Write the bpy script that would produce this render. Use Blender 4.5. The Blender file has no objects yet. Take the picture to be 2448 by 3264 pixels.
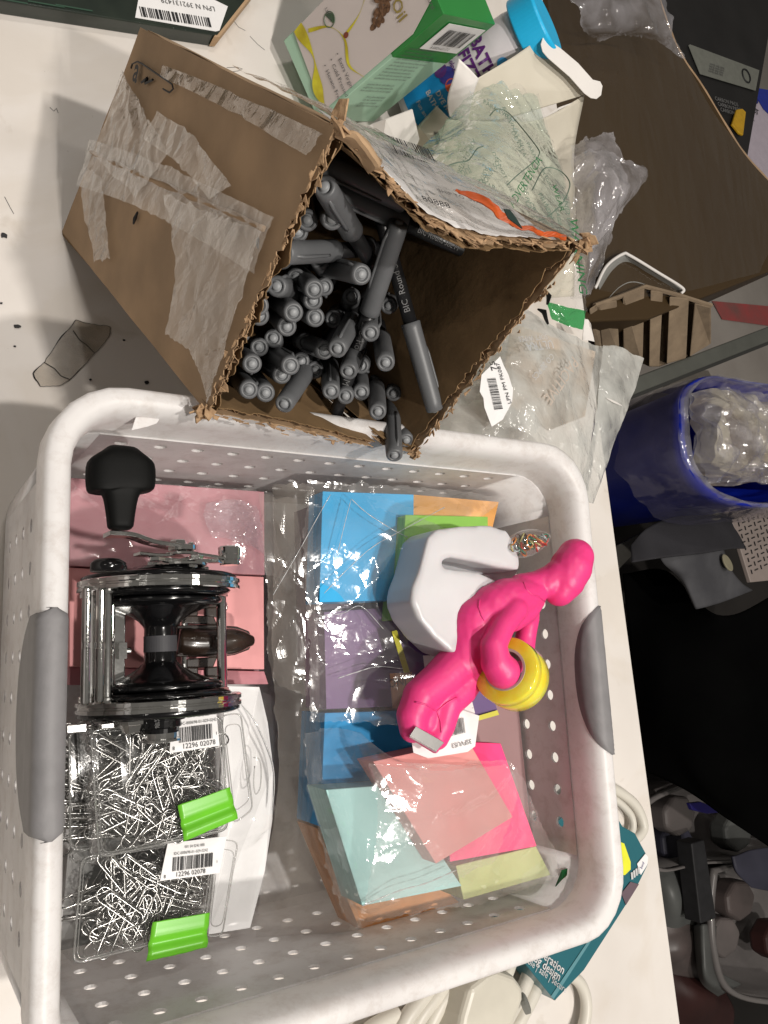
import bpy, bmesh, math, random
import numpy as np
from mathutils import Vector, Matrix, noise

random.seed(7)
SC = bpy.context.scene
COL = SC.collection

# ------------------------------------------------------------------ camera
CR = np.array([[0.84635348, -0.04810722, 0.53044461],
               [-0.05155769, 0.98383595, 0.17148943],
               [-0.53012036, -0.17248917, 0.83019268]])
CP = np.array([-0.0640, -0.1386, 0.5631])
cd = bpy.data.cameras.new("camera")
cam = bpy.data.objects.new("camera", cd)
COL.objects.link(cam)
M = Matrix.Identity(4)
for i in range(3):
    for j in range(3):
        M[i][j] = CR.T[i][j]
    M[i][3] = CP[i]
cam.matrix_world = M
cd.sensor_fit = 'VERTICAL'
cd.sensor_height = 24.0
cd.lens = 24.0 * 2500 / 3264
cd.clip_start = 0.01
cd.clip_end = 50
SC.camera = cam

# ------------------------------------------------------------------ world, lamps, exposure
w = bpy.data.worlds.new("World")
SC.world = w
w.use_nodes = True
bg = w.node_tree.nodes["Background"]
bg.inputs[0].default_value = (1.0, 0.93, 0.84, 1)
bg.inputs[1].default_value = 0.13
SC.view_settings.view_transform = 'Standard'
SC.view_settings.look = 'None'
SC.view_settings.exposure = -0.06
SC.view_settings.gamma = 1.0


def lamp(loc, target, sx, sy, power, col):
    l = bpy.data.lights.new("scene_lamp", 'AREA')
    l.shape = 'RECTANGLE'
    l.size = sx
    l.size_y = sy
    l.energy = power
    l.color = col
    o = bpy.data.objects.new("scene_lamp", l)
    o.location = loc
    d = Vector(target) - Vector(loc)
    o.rotation_euler = d.to_track_quat('-Z', 'Y').to_euler()
    COL.objects.link(o)


lamp((0.48, -0.48, 2.30), (0.1, 0.0, 0), 0.085, 0.055, 31, (1.0, 0.945, 0.88))
lamp((0.30, -1.10, 1.95), (0.1, 0.0, 0), 0.09, 0.06, 24, (1.0, 0.94, 0.87))
lamp((-1.35, 0.02, 2.1), (0.1, 0.0, 0), 0.08, 0.08, 3.5, (1.0, 0.94, 0.86))
lamp((1.35, 0.05, 2.1), (0.2, 0.0, 0), 0.07, 0.30, 4.5, (1.0, 0.94, 0.86))  # added lamp, set to bring out highlights on the clear film
lamp((0.10, 1.00, 2.1), (0.1, 0.0, 0), 0.40, 0.08, 8.5, (1.0, 0.94, 0.88))  # added fill lamp that brightens the basket's inner walls

cy = SC.cycles
cy.use_denoising = True
cy.max_bounces = 10
cy.transparent_max_bounces = 24
cy.transmission_bounces = 8
cy.glossy_bounces = 5
cy.sample_clamp_indirect = 4.0
cy.caustics_reflective = False
cy.caustics_refractive = False

FV = 2500 / 2448 * 1659


def ray(u, v):
    return CR.T @ np.array([(u - 829.5) / FV, -(v - 1106.0) / FV, -1.0])


def W(u, v, z):
    """point of the place at height z that shows at (u, v) of the photograph"""
    r = ray(u, v)
    return Vector(CP + r * ((z - CP[2]) / r[2]))


def Wp(u, v, p0, n):
    r = ray(u, v)
    t = np.dot(np.array(p0) - CP, np.array(n)) / np.dot(r, np.array(n))
    return Vector(CP + r * t)


# ------------------------------------------------------------------ materials
def nodes(m):
    return m.node_tree.nodes, m.node_tree.links


def mat(name, col, rough=0.5, metal=0.0, var=0.12, scale=60, bump=0.0, bscale=200, col2=None,
        trans=0.0, ior=1.45, coat=0.0, sss=0.0, spec=0.5, alpha=1.0, thr=None, stretch=None):
    m = bpy.data.materials.new(name)
    m.use_nodes = True
    n, l = nodes(m)
    b = n["Principled BSDF"]
    b.inputs["Roughness"].default_value = rough
    b.inputs["Metallic"].default_value = metal
    b.inputs["IOR"].default_value = ior
    b.inputs["Transmission Weight"].default_value = trans
    b.inputs["Coat Weight"].default_value = coat
    b.inputs["Specular IOR Level"].default_value = spec
    b.inputs["Alpha"].default_value = alpha
    if sss:
        b.inputs["Subsurface Weight"].default_value = sss
        b.inputs["Subsurface Scale"].default_value = 0.01
    tc = n.new("ShaderNodeTexCoord")
    mp = n.new("ShaderNodeMapping")
    l.new(tc.outputs["Object"], mp.inputs[0])
    if stretch:
        mp.inputs["Scale"].default_value = stretch
    t = n.new("ShaderNodeTexNoise")
    t.inputs["Scale"].default_value = scale
    t.inputs["Detail"].default_value = 6
    l.new(mp.outputs[0], t.inputs[0])
    r = n.new("ShaderNodeValToRGB")
    l.new(t.outputs[0], r.inputs[0])
    c = Vector(col[:3])
    c2 = Vector(col2[:3]) if col2 else c * (1 - var)
    lo, hi = thr if thr else (0.35, 0.65)
    r.color_ramp.elements[0].position = lo
    r.color_ramp.elements[1].position = hi
    r.color_ramp.elements[0].color = (*c2, 1)
    r.color_ramp.elements[1].color = (*c, 1)
    l.new(r.outputs[0], b.inputs["Base Color"])
    if bump:
        t2 = n.new("ShaderNodeTexNoise")
        t2.inputs["Scale"].default_value = bscale
        t2.inputs["Detail"].default_value = 4
        l.new(mp.outputs[0], t2.inputs[0])
        bp = n.new("ShaderNodeBump")
        bp.inputs["Strength"].default_value = bump
        bp.inputs["Distance"].default_value = 0.001
        l.new(t2.outputs[0], bp.inputs["Height"])
        l.new(bp.outputs[0], b.inputs["Normal"])
    return m


def film(name, tint=(1, 1, 1), milk=0.06, gloss=0.10, rough=0.12, bump=0.5, bscale=70, milkcol=(.85, .86, .84), stretch=None):
    """thin clear plastic: mostly lets light through, shines where it creases"""
    m = bpy.data.materials.new(name)
    m.use_nodes = True
    n, l = nodes(m)
    n.remove(n["Principled BSDF"])
    out = n["Material Output"]
    tr = n.new("ShaderNodeBsdfTransparent")
    tr.inputs[0].default_value = (*tint, 1)
    gl = n.new("ShaderNodeBsdfGlossy")
    gl.inputs["Roughness"].default_value = rough
    gl.inputs[0].default_value = (1, 1, 1, 1)
    df = n.new("ShaderNodeBsdfDiffuse")
    df.inputs[0].default_value = (*milkcol, 1)
    tl = n.new("ShaderNodeBsdfTranslucent")
    tl.inputs[0].default_value = (*milkcol, 1)
    ds = n.new("ShaderNodeMixShader")
    ds.inputs[0].default_value = 0.35
    l.new(df.outputs[0], ds.inputs[1])
    l.new(tl.outputs[0], ds.inputs[2])
    tc = n.new("ShaderNodeTexCoord")
    mp = n.new("ShaderNodeMapping")
    if stretch:
        mp.inputs["Scale"].default_value = stretch
    l.new(tc.outputs["Object"], mp.inputs[0])
    t = n.new("ShaderNodeTexVoronoi")
    t.feature = 'DISTANCE_TO_EDGE'
    t.inputs["Scale"].default_value = bscale
    wn = n.new("ShaderNodeTexNoise")
    wn.inputs["Scale"].default_value = bscale * .6
    wn.inputs["Detail"].default_value = 5
    l.new(mp.outputs[0], wn.inputs[0])
    mx = n.new("ShaderNodeMixRGB")
    mx.inputs[0].default_value = 0.03
    l.new(mp.outputs[0], mx.inputs[1])
    l.new(wn.outputs["Color"], mx.inputs[2])
    l.new(mx.outputs[0], t.inputs[0])
    mu = n.new("ShaderNodeMath")
    mu.operation = 'MULTIPLY_ADD'
    l.new(t.outputs["Distance"], mu.inputs[0])
    mu.inputs[1].default_value = 1.2
    l.new(wn.outputs[0], mu.inputs[2])
    bp = n.new("ShaderNodeBump")
    bp.inputs["Strength"].default_value = bump
    bp.inputs["Distance"].default_value = 0.004
    l.new(mu.outputs[0], bp.inputs["Height"])
    l.new(bp.outputs[0], gl.inputs["Normal"])
    fr = n.new("ShaderNodeFresnel")
    ge = n.new("ShaderNodeNewGeometry")
    io = n.new("ShaderNodeMath")
    io.operation = 'MULTIPLY_ADD'
    l.new(ge.outputs["Backfacing"], io.inputs[0])
    io.inputs[1].default_value = 1 / 1.5 - 1.5
    io.inputs[2].default_value = 1.5
    l.new(io.outputs[0], fr.inputs[0])
    l.new(bp.outputs[0], fr.inputs["Normal"])
    ad = n.new("ShaderNodeMath")
    ad.operation = 'MULTIPLY_ADD'
    l.new(fr.outputs[0], ad.inputs[0])
    ad.inputs[1].default_value = 1.0
    ad.inputs[2].default_value = gloss
    ad.use_clamp = True
    # milkiness varies over the sheet
    r = n.new("ShaderNodeValToRGB")
    r.color_ramp.elements[0].position = 0.35
    r.color_ramp.elements[1].position = 0.75
    r.color_ramp.elements[0].color = (milk * .45,) * 3 + (1,)
    r.color_ramp.elements[1].color = (min(1, milk * 1.7),) * 3 + (1,)
    l.new(wn.outputs[0], r.inputs[0])
    m1 = n.new("ShaderNodeMixShader")
    l.new(r.outputs[0], m1.inputs[0])
    l.new(tr.outputs[0], m1.inputs[1])
    l.new(ds.outputs[0], m1.inputs[2])
    m2 = n.new("ShaderNodeMixShader")
    l.new(ad.outputs[0], m2.inputs[0])
    l.new(m1.outputs[0], m2.inputs[1])
    l.new(gl.outputs[0], m2.inputs[2])
    l.new(m2.outputs[0], out.inputs[0])
    return m


def chrome_mat(name, col=(.82, .82, .80), rough=.08):
    return mat(name, col, rough=rough, metal=1.0, var=.08, scale=150, bump=.03, bscale=400)


def plastic_dirty(name, base, dirt, amount=.5, scale=22, rough=.38):
    """white moulded plastic with scuffs and grime"""
    m = mat(name, base, rough=rough, col2=dirt, scale=scale, thr=(.30, .30 + .38 * amount), bump=.05, bscale=500)
    n, l = nodes(m)
    b = n["Principled BSDF"]
    b.inputs["Subsurface Weight"].default_value = .0
    ramp = [x for x in n if x.bl_idname == "ShaderNodeValToRGB"][0]
    mp = [x for x in n if x.bl_idname == "ShaderNodeMapping"][0]
    t = n.new("ShaderNodeTexNoise")
    t.inputs["Scale"].default_value = 70
    t.inputs["Detail"].default_value = 8
    t.inputs["Roughness"].default_value = .75
    t.inputs["Distortion"].default_value = .2
    l.new(mp.outputs[0], t.inputs[0])
    r = n.new("ShaderNodeValToRGB")
    r.color_ramp.elements[0].position = .36
    r.color_ramp.elements[1].position = .52
    r.color_ramp.elements[0].color = (.88, .86, .845, 1)
    r.color_ramp.elements[1].color = (1, 1, 1, 1)
    l.new(t.outputs[0], r.inputs[0])
    mx = n.new("ShaderNodeMixRGB")
    mx.blend_type = 'MULTIPLY'
    mx.inputs[0].default_value = 1
    l.new(ramp.outputs[0], mx.inputs[1])
    l.new(r.outputs[0], mx.inputs[2])
    l.new(mx.outputs[0], b.inputs["Base Color"])
    tl = n.new("ShaderNodeBsdfTranslucent")
    l.new(mx.outputs[0], tl.inputs[0])
    ms = n.new("ShaderNodeMixShader")
    ms.inputs[0].default_value = .33
    l.new(b.outputs[0], ms.inputs[1])
    l.new(tl.outputs[0], ms.inputs[2])
    l.new(ms.outputs[0], n["Material Output"].inputs[0])
    return m


def s(r, g, b):
    f = lambda c: (c / 255 / 12.92) if c <= 10 else ((c / 255 + .055) / 1.055) ** 2.4
    return (f(r), f(g), f(b))


MT = {}
MT['table'] = mat("table_laminate", (.700, .660, .620), rough=.42, col2=(.640, .600, .560), scale=9, bump=.04, bscale=60)
n, l = nodes(MT['table'])
_b = n["Principled BSDF"]
_r = [x for x in n if x.bl_idname == "ShaderNodeValToRGB"][0]
_m = [x for x in n if x.bl_idname == "ShaderNodeMapping"][0]
prev = _r.outputs[0]
for sc_t, lo_, hi_, cc_t, dist in ((34, .28, .36, .90, .6), (230, .24, .28, .74, .0), (5, .42, .50, .95, 2.0)):
    t_ = n.new("ShaderNodeTexNoise")
    t_.inputs["Scale"].default_value = sc_t
    t_.inputs["Detail"].default_value = 7
    t_.inputs["Distortion"].default_value = dist
    l.new(_m.outputs[0], t_.inputs[0])
    r_ = n.new("ShaderNodeValToRGB")
    r_.color_ramp.elements[0].position = lo_
    r_.color_ramp.elements[1].position = hi_
    r_.color_ramp.elements[0].color = (cc_t, cc_t * .985, cc_t * .96, 1)
    l.new(t_.outputs[0], r_.inputs[0])
    x_ = n.new("ShaderNodeMixRGB")
    x_.blend_type = 'MULTIPLY'
    x_.inputs[0].default_value = 1
    l.new(prev, x_.inputs[1])
    l.new(r_.outputs[0], x_.inputs[2])
    prev = x_.outputs[0]
l.new(prev, _b.inputs["Base Color"])
MT['basket'] = plastic_dirty("basket_plastic", (.88, .865, .86), (.76, .735, .73), .55, scale=13)
MT['grip'] = mat("grip_rubber", (.20, .195, .20), rough=.55, var=.15, scale=80, bump=.08, bscale=700)
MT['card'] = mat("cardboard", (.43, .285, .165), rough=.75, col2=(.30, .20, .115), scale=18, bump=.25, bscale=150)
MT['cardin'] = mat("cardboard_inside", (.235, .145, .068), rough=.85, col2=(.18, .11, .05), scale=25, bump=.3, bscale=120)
MT['flute'] = mat("cardboard_torn", (.44, .29, .165), rough=.9, col2=(.27, .165, .09), scale=300, bump=.6, bscale=500)
MT['black'] = mat("black_plastic", (.005, .005, .0055), rough=.16, var=.3, coat=.2)
MT['matblack'] = mat("matt_black_plastic", (.005, .0052, .005), spec=.12, rough=.55, var=.3, bump=.05, bscale=600)
MT['chrome'] = chrome_mat("chrome")
MT['steel'] = chrome_mat("steel_wire", (.50, .495, .48), .26)
MT['brownfilm'] = mat("smoked_plastic", (.035, .022, .016), rough=.25, var=.4, scale=80, coat=.4)
MT['pink'] = mat("hot_pink_rubber", s(232, 62, 132), rough=.42, var=.10, scale=30, sss=.15, bump=.03, bscale=900)
MT['whiteplastic'] = mat("white_plastic", (.56, .55, .565), rough=.3, var=.06, scale=40, sss=.1)
MT['yellowtape'] = mat("yellow_tape", (1.0, .88, .10), sss=.4, rough=.12, col2=(.96, .72, .03), scale=60, trans=.22, coat=.5, bump=.05, bscale=260)
MT['core'] = mat("tape_core", (.62, .60, .52), rough=.25, var=.12, trans=.25)
MT['paper'] = mat("white_label_paper", (.78, .77, .77), rough=.6, var=.05, scale=90)
MT['ink'] = mat("black_ink", (.02, .02, .022), rough=.6, var=.3)
MT['inkgrey'] = mat("grey_ink", (.12, .12, .12), rough=.6, var=.3)
MT['whiteink'] = mat("white_ink", (.62, .62, .62), rough=.5, var=.3)
MT['greyink'] = mat("silver_ink", (.22, .22, .22), rough=.5, var=.3)
MT['inkgreen2'] = mat("grey_green_ink", (.12, .17, .13), rough=.6)
MT['greenink'] = mat("green_ink", s(28, 100, 55), rough=.6)
MT['greenlabel'] = mat("lime_green_sticker", s(104, 186, 44), rough=.3, var=.12, scale=30)
MT['film'] = film("clear_film", milk=.05, gloss=.015, rough=.09, bump=.35, bscale=32)
MT['film_bag'] = film("clear_bag_film", milk=.13, gloss=.035, rough=.11, bump=.55, bscale=26, milkcol=(.85, .83, .80))
MT['film_fold'] = film("folded_film", milk=.15, gloss=.01, rough=.10, bump=.3, bscale=16, milkcol=(.74, .68, .60), stretch=(2.5, .5, 1))
MT['film_crumple'] = film("crumpled_film", milk=.22, gloss=.05, rough=.10, bump=.6, bscale=45, milkcol=(.82, .80, .86))
MT['film_green'] = film("green_tinted_film", tint=(.92, .97, .93), milk=.20, gloss=.06, rough=.08, bump=.8, bscale=60, milkcol=(.66, .80, .68))
MT['film_mailer'] = film("poly_mailer_film", milk=.95, gloss=.06, rough=.14, bump=.6, bscale=60, milkcol=(.68, .69, .66))
MT['film_tape'] = film("packing_tape", milk=.20, gloss=.05, rough=.16, bump=.8, bscale=60, milkcol=(.66, .61, .54), stretch=(1, 1, .4))
MT['clamshell'] = film("clear_clamshell", milk=.03, gloss=.0, rough=.035, bump=.03, bscale=22, milkcol=(.75, .75, .72))
MT['floor'] = mat("pale_concrete", (.36, .33, .30), rough=.8, col2=(.27, .245, .22), scale=4, bump=.3, bscale=40)
MT['cord'] = mat("cream_cable", (.62, .59, .52), rough=.4, var=.08, scale=30)
MT['cream'] = mat("cream_card", (.60, .56, .47), rough=.55, col2=(.53, .49, .40), scale=15)
MT['creamgloss'] = mat("white_card_gloss", (.74, .71, .68), rough=.35, var=.06, scale=15)


# ------------------------------------------------------------------ mesh helpers
def obj(name, verts, faces, m, parent=None, smooth=False, bevel=0.0, solid=0.0, sub=0, kind=None, label=None):
    me = bpy.data.meshes.new(name)
    me.from_pydata([tuple(v) for v in verts], [], faces)
    me.update()
    bm = bmesh.new()
    bm.from_mesh(me)
    bmesh.ops.recalc_face_normals(bm, faces=bm.faces)
    bm.to_mesh(me)
    bm.free()
    if smooth:
        me.polygons.foreach_set("use_smooth", [True] * len(me.polygons))
    for mm in (m if isinstance(m, (list, tuple)) else [m]):
        me.materials.append(mm)
    o = bpy.data.objects.new(name, me)
    COL.objects.link(o)
    if parent:
        o.parent = parent
        o.matrix_parent_inverse = Matrix.Translation(-parent.location)
    if solid:
        md = o.modifiers.new("solid", 'SOLIDIFY')
        md.thickness = solid
        md.offset = 0
    if bevel:
        md = o.modifiers.new("bevel", 'BEVEL')
        md.width = bevel
        md.segments = 3
        md.limit_method = 'ANGLE'
    if sub:
        md = o.modifiers.new("sub", 'SUBSURF')
        md.levels = sub
        md.render_levels = sub
    if kind:
        o["kind"] = kind
    if label:
        o["label"] = label
    return o


def tag(o, label, cat, group=None, kind=None):
    o["label"] = label
    o["category"] = cat
    if group:
        o["group"] = group
    if kind:
        o["kind"] = kind
    return o


def empty(name, loc, label, cat, group=None):
    o = bpy.data.objects.new(name, None)
    o.location = loc
    o.empty_display_size = .01
    COL.objects.link(o)
    return tag(o, label, cat, group)


class MB:
    def __init__(self):
        self.v = []
        self.f = []

    def add(self, vs, fs):
        b = len(self.v)
        self.v += [Vector(x) for x in vs]
        self.f += [tuple(i + b for i in f) for f in fs]

    def box(self, c, ex, ey, ez):
        """centre and three half-extent vectors"""
        c, ex, ey, ez = map(Vector, (c, ex, ey, ez))
        vs = [c + ex * a + ey * b + ez * d for a in (-1, 1) for b in (-1, 1) for d in (-1, 1)]
        self.add(vs, [(0, 1, 3, 2), (4, 6, 7, 5), (0, 4, 5, 1), (2, 3, 7, 6), (0, 2, 6, 4), (1, 5, 7, 3)])

    def hexa(self, top, bot):
        n = len(top)
        self.add(list(top) + list(bot), [tuple(range(n)), tuple(range(2 * n - 1, n - 1, -1))] +
                 [(i, (i + 1) % n, n + (i + 1) % n, n + i) for i in range(n)])

    def lathe(self, a, axis, prof, seg=24, ref=None, cap=True):
        """prof: (t along axis, r)"""
        a = Vector(a)
        axis = Vector(axis).normalized()
        ref = Vector(ref) if ref else (Vector((0, 0, 1)) if abs(axis.z) < .9 else Vector((1, 0, 0)))
        x = axis.cross(ref).normalized()
        y = axis.cross(x).normalized()
        vs = []
        for t, r in prof:
            for k in range(seg):
                an = 2 * math.pi * k / seg
                vs.append(a + axis * t + (x * math.cos(an) + y * math.sin(an)) * max(r, 1e-5))
        fs = []
        for i in range(len(prof) - 1):
            for k in range(seg):
                k2 = (k + 1) % seg
                fs.append((i * seg + k, i * seg + k2, (i + 1) * seg + k2, (i + 1) * seg + k))
        if cap:
            fs.append(tuple(range(seg - 1, -1, -1)))
            fs.append(tuple(range((len(prof) - 1) * seg, len(prof) * seg)))
        self.add(vs, fs)

    def tube(self, pts, r, seg=8, cap=True):
        pts = [Vector(p) for p in pts]
        rs = r if isinstance(r, (list, tuple)) else [r] * len(pts)
        vs = []
        t0 = (pts[1] - pts[0]).normalized()
        up = Vector((0, 0, 1)) if abs(t0.z) < .9 else Vector((1, 0, 0))
        x = t0.cross(up).normalized()
        for i, p in enumerate(pts):
            t = (pts[min(i + 1, len(pts) - 1)] - pts[max(i - 1, 0)]).normalized()
            x = (x - t * x.dot(t)).normalized()
            y = t.cross(x)
            for k in range(seg):
                an = 2 * math.pi * k / seg
                vs.append(p + (x * math.cos(an) + y * math.sin(an)) * rs[i])
        fs = []
        for i in range(len(pts) - 1):
            for k in range(seg):
                k2 = (k + 1) % seg
                fs.append((i * seg + k, i * seg + k2, (i + 1) * seg + k2, (i + 1) * seg + k))
        if cap:
            fs.append(tuple(range(seg - 1, -1, -1)))
            fs.append(tuple(range((len(pts) - 1) * seg, len(pts) * seg)))
        self.add(vs, fs)

    def build(self, name, m, parent=None, **k):
        return obj(name, self.v, self.f, m, parent, **k)


def spline(pts, n):
    """Catmull-Rom through pts, n samples"""
    pts = [Vector(p) for p in pts]
    if len(pts) == 2:
        return [pts[0].lerp(pts[1], i / (n - 1)) for i in range(n)]
    P = [pts[0] * 2 - pts[1]] + pts + [pts[-1] * 2 - pts[-2]]
    out = []
    m = len(pts) - 1
    for i in range(n):
        t = i / (n - 1) * m
        k = min(int(t), m - 1)
        t -= k
        a, b, c, d = P[k:k + 4]
        out.append(.5 * ((2 * b) + (c - a) * t + (2 * a - 5 * b + 4 * c - d) * t * t + (3 * b - a - 3 * c + d) * t ** 3))
    return out


def fold(p, seed, sc, k=5):
    """piecewise-linear creases, the way thin film crumples"""
    rnd = random.Random(seed)
    q = Vector(p) * sc
    q = q + noise.noise_vector(q * .7 + Vector((seed, 0, 0))) * .9
    h = 0
    for i in range(k):
        d = Vector((rnd.gauss(0, 1), rnd.gauss(0, 1), rnd.gauss(0, 1))).normalized()
        x = q.dot(d) * (1 + .5 * i) + rnd.random() * 9
        h += (abs((x % 2) - 1) - .5) / (1 + .45 * i)
    return h


def surf(name, ctrl, nu, nv, m, parent=None, amp=0.0, sc=60, seed=1, edge=0.0, solid=0.0, smooth=False, kind=None,
         k=5, direction=None, linear=False, label=None):
    """sheet through a grid of control points (rows), crumpled by amp"""
    rows = []
    for r in ctrl:
        if linear:
            rr = [Vector(p) for p in r]
            rows.append([rr[min(int(t), len(rr) - 2)].lerp(rr[min(int(t), len(rr) - 2) + 1], t - min(int(t), len(rr) - 2))
                         for t in [i / (nu - 1) * (len(rr) - 1) for i in range(nu)]])
        else:
            rows.append(spline(r, nu))
    cols = []
    for i in range(nu):
        c = [r[i] for r in rows]
        if linear:
            cols.append([c[min(int(t), len(c) - 2)].lerp(c[min(int(t), len(c) - 2) + 1], t - min(int(t), len(c) - 2))
                         for t in [j / (nv - 1) * (len(c) - 1) for j in range(nv)]])
        else:
            cols.append(spline(c, nv))
    nrm = (cols[-1][0] - cols[0][0]).cross(cols[0][-1] - cols[0][0]).normalized()
    if nrm.z < 0:
        nrm = -nrm
    if direction:
        nrm = Vector(direction)
    vs = []
    cen = sum((c[j] for c in cols for j in (0, -1)), Vector()) / (2 * nu)
    for i in range(nu):
        for j in range(nv):
            p = cols[i][j].copy()
            if edge and (i in (0, nu - 1) or j in (0, nv - 1)):
                p = p + (cen - p).normalized() * edge * (noise.noise(p * 90 + Vector((seed, 3, 1))) + .6 * noise.noise(p * 300))
            if amp:
                p = p + nrm * amp * fold(cols[i][j], seed, sc, k)
            vs.append(p)
    fs = [(i * nv + j, (i + 1) * nv + j, (i + 1) * nv + j + 1, i * nv + j + 1) for i in range(nu - 1) for j in range(nv - 1)]
    return obj(name, vs, fs, m, parent, smooth=smooth, solid=solid, kind=kind, label=label)


def patch(name, pts, m, parent=None, th=0.0004, bevel=0.0, label=None, kind=None):
    """flat many-sided card with a thickness; pts world points"""
    pts = [Vector(p) for p in pts]
    n = Vector((0, 0, 0))
    for i in range(len(pts)):
        n += (pts[i] - pts[0]).cross(pts[(i + 1) % len(pts)] - pts[0])
    n.normalize()
    b = MB()
    b.hexa([p + n * th / 2 for p in pts], [p - n * th / 2 for p in pts])
    return b.build(name, m, parent, bevel=bevel, label=label, kind=kind)


def slab(name, top, th, m, parent=None, bevel=0.0, lean=(0, 0, -1), label=None, kind=None):
    """top outline pushed down along lean by th"""
    b = MB()
    d = Vector(lean).normalized() * th
    b.hexa([Vector(p) for p in top], [Vector(p) + d for p in top])
    return b.build(name, m, parent, bevel=bevel, label=label, kind=kind)


def text(body, O, ux, uy, size, m, parent, name="lettering", lift=0.0003, sx=1.0, bold=0.0, face=True):
    """flat lettering lying in the plane (ux, uy) with its lower left corner at O"""
    cu = bpy.data.curves.new("lettering", 'FONT')
    cu.body = body
    cu.size = 1.0
    cu.resolution_u = 2
    cu.offset = bold
    to = bpy.data.objects.new("t", cu)
    COL.objects.link(to)
    bpy.context.view_layer.update()
    me = bpy.data.meshes.new_from_object(to.evaluated_get(bpy.context.evaluated_depsgraph_get()))
    bpy.data.objects.remove(to)
    bpy.data.curves.remove(cu)
    ux = Vector(ux).normalized()
    uy = Vector(uy)
    uy = (uy - ux * uy.dot(ux)).normalized()
    n = ux.cross(uy)
    if n.dot(Vector(CP) - Vector(O)) < 0:
        n = -n
        if face:
            uy = -uy
    for v in me.vertices:
        v.co = Vector(O) + ux * (v.co.x * size * sx) + uy * (v.co.y * size) + n * lift
    me.materials.clear()
    me.materials.append(m)
    me.name = name
    o = bpy.data.objects.new(name, me)
    COL.objects.link(o)
    o.parent = parent
    o.matrix_parent_inverse = Matrix.Translation(-parent.location)
    o["kind"] = "stuff"
    return o


def barcode(O, ux, uy, wd, ht, parent, m=None, lift=0.0003, seed=1):
    rnd = random.Random(seed)
    ux = Vector(ux).normalized()
    uy = Vector(uy)
    uy = (uy - ux * uy.dot(ux)).normalized()
    n = ux.cross(uy)
    if n.dot(Vector(CP) - Vector(O)) < 0:
        n = -n
    b = MB()
    x = 0
    u = wd / 60
    while x < wd - u * 2:
        a = u * rnd.choice((.7, .7, 1.3, 2))
        p = Vector(O) + ux * x + n * lift
        b.add([p, p + ux * a, p + ux * a + uy * ht, p + uy * ht], [(0, 1, 2, 3)])
        x += a + u * rnd.choice((.6, .9, 1.5))
    return b.build("barcode", m or MT['ink'], parent, kind="stuff")


def blob(name, parts, m, parent=None, voxel=.0012, smooth_it=8, label=None):
    """one continuous surface grown from overlapping tapered limbs; parts: list of [(point, radius), ...]"""
    bm = bmesh.new()
    for ch in parts:
        for i, (p, r) in enumerate(ch):
            bmesh.ops.create_uvsphere(bm, u_segments=16, v_segments=10, radius=r, matrix=Matrix.Translation(p))
            if i:
                q, rq = ch[i - 1]
                n = max(2, int((Vector(p) - Vector(q)).length / (min(r, rq) * .3)))
                for k in range(1, n):
                    t = k / n
                    bmesh.ops.create_uvsphere(bm, u_segments=14, v_segments=8, radius=rq + (r - rq) * t,
                                              matrix=Matrix.Translation(Vector(q).lerp(Vector(p), t)))
    me = bpy.data.meshes.new(name)
    bm.to_mesh(me)
    bm.free()
    return remesh(name, me, m, parent, voxel, smooth_it, label)


def remesh(name, me, m, parent, voxel, smooth_it, label=None):
    o = bpy.data.objects.new(name, me)
    COL.objects.link(o)
    md = o.modifiers.new("r", 'REMESH')
    md.mode = 'VOXEL'
    md.voxel_size = voxel
    md.use_smooth_shade = True
    sm = o.modifiers.new("s", 'SMOOTH')
    sm.iterations = smooth_it
    sm.factor = .6
    bpy.context.view_layer.update()
    me2 = bpy.data.meshes.new_from_object(o.evaluated_get(bpy.context.evaluated_depsgraph_get()))
    o.modifiers.clear()
    o.data = me2
    me2.polygons.foreach_set("use_smooth", [True] * len(me2.polygons))
    me2.materials.clear()
    me2.materials.append(m)
    if parent:
        o.parent = parent
        o.matrix_parent_inverse = Matrix.Translation(-parent.location)
    if label:
        o["label"] = label
    return o


V0 = Vector((0, 0, 0))
UP = Vector((0, 0, 1))

#==SECTIONS==
# ================================================================== SETTING
tE0, tE1 = W(1173, 0, 0), W(1469, 2212, 0)
ed = (tE1 - tE0).normalized()
eA, eB = tE0 - ed * .9, tE1 + ed * .7
b = MB()
b.hexa([Vector((-1.3, eA.y, 0)), eA, eB, Vector((-1.3, eB.y, 0))], [Vector((-1.3, eA.y, -.03)), eA + Vector((0, 0, -.03)), eB + Vector((0, 0, -.03)), Vector((-1.3, eB.y, -.03))])
table = b.build("table", MT['table'], bevel=.0012)
tag(table, "scuffed white laminate work table under the basket and carton", "table")
# crumbs and the pen scribbles on the laminate
for i, (u, v, r) in enumerate([(8, 508, .0032), (37, 705, .003), (32, 748, .001), (318, 826, .0022), (195, 820, .0012), (268, 735, .001), (3, 655, .001)]):
    p = W(u, v, .001)
    mb = MB()
    n_ = 9
    top = [p + Vector((math.cos(a * 2 * math.pi / n_) * r * random.uniform(.5, 1.1), math.sin(a * 2 * math.pi / n_) * r * random.uniform(.3, .8), .0006)) for a in range(n_)]
    mb.hexa(top, [q - Vector((0, 0, .0012)) for q in top])
    mb.build("stain", MT['ink'], table)
scr = MB()
for pts in ([(488, 148), (500, 155), (515, 153), (524, 149), (512, 145), (490, 146)], [(108, 232), (116, 240), (122, 234), (126, 244)],
            [(505, 45), (515, 58), (530, 66)], [(540, 78), (556, 95), (572, 108)], [(10, 425), (22, 448), (30, 462)]):
    scr.tube([W(u, v, .0003) for u, v in pts], .00022, 4)
scr.build("pen_scribble", MT['inkgrey'], table, kind="stuff")

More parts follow.
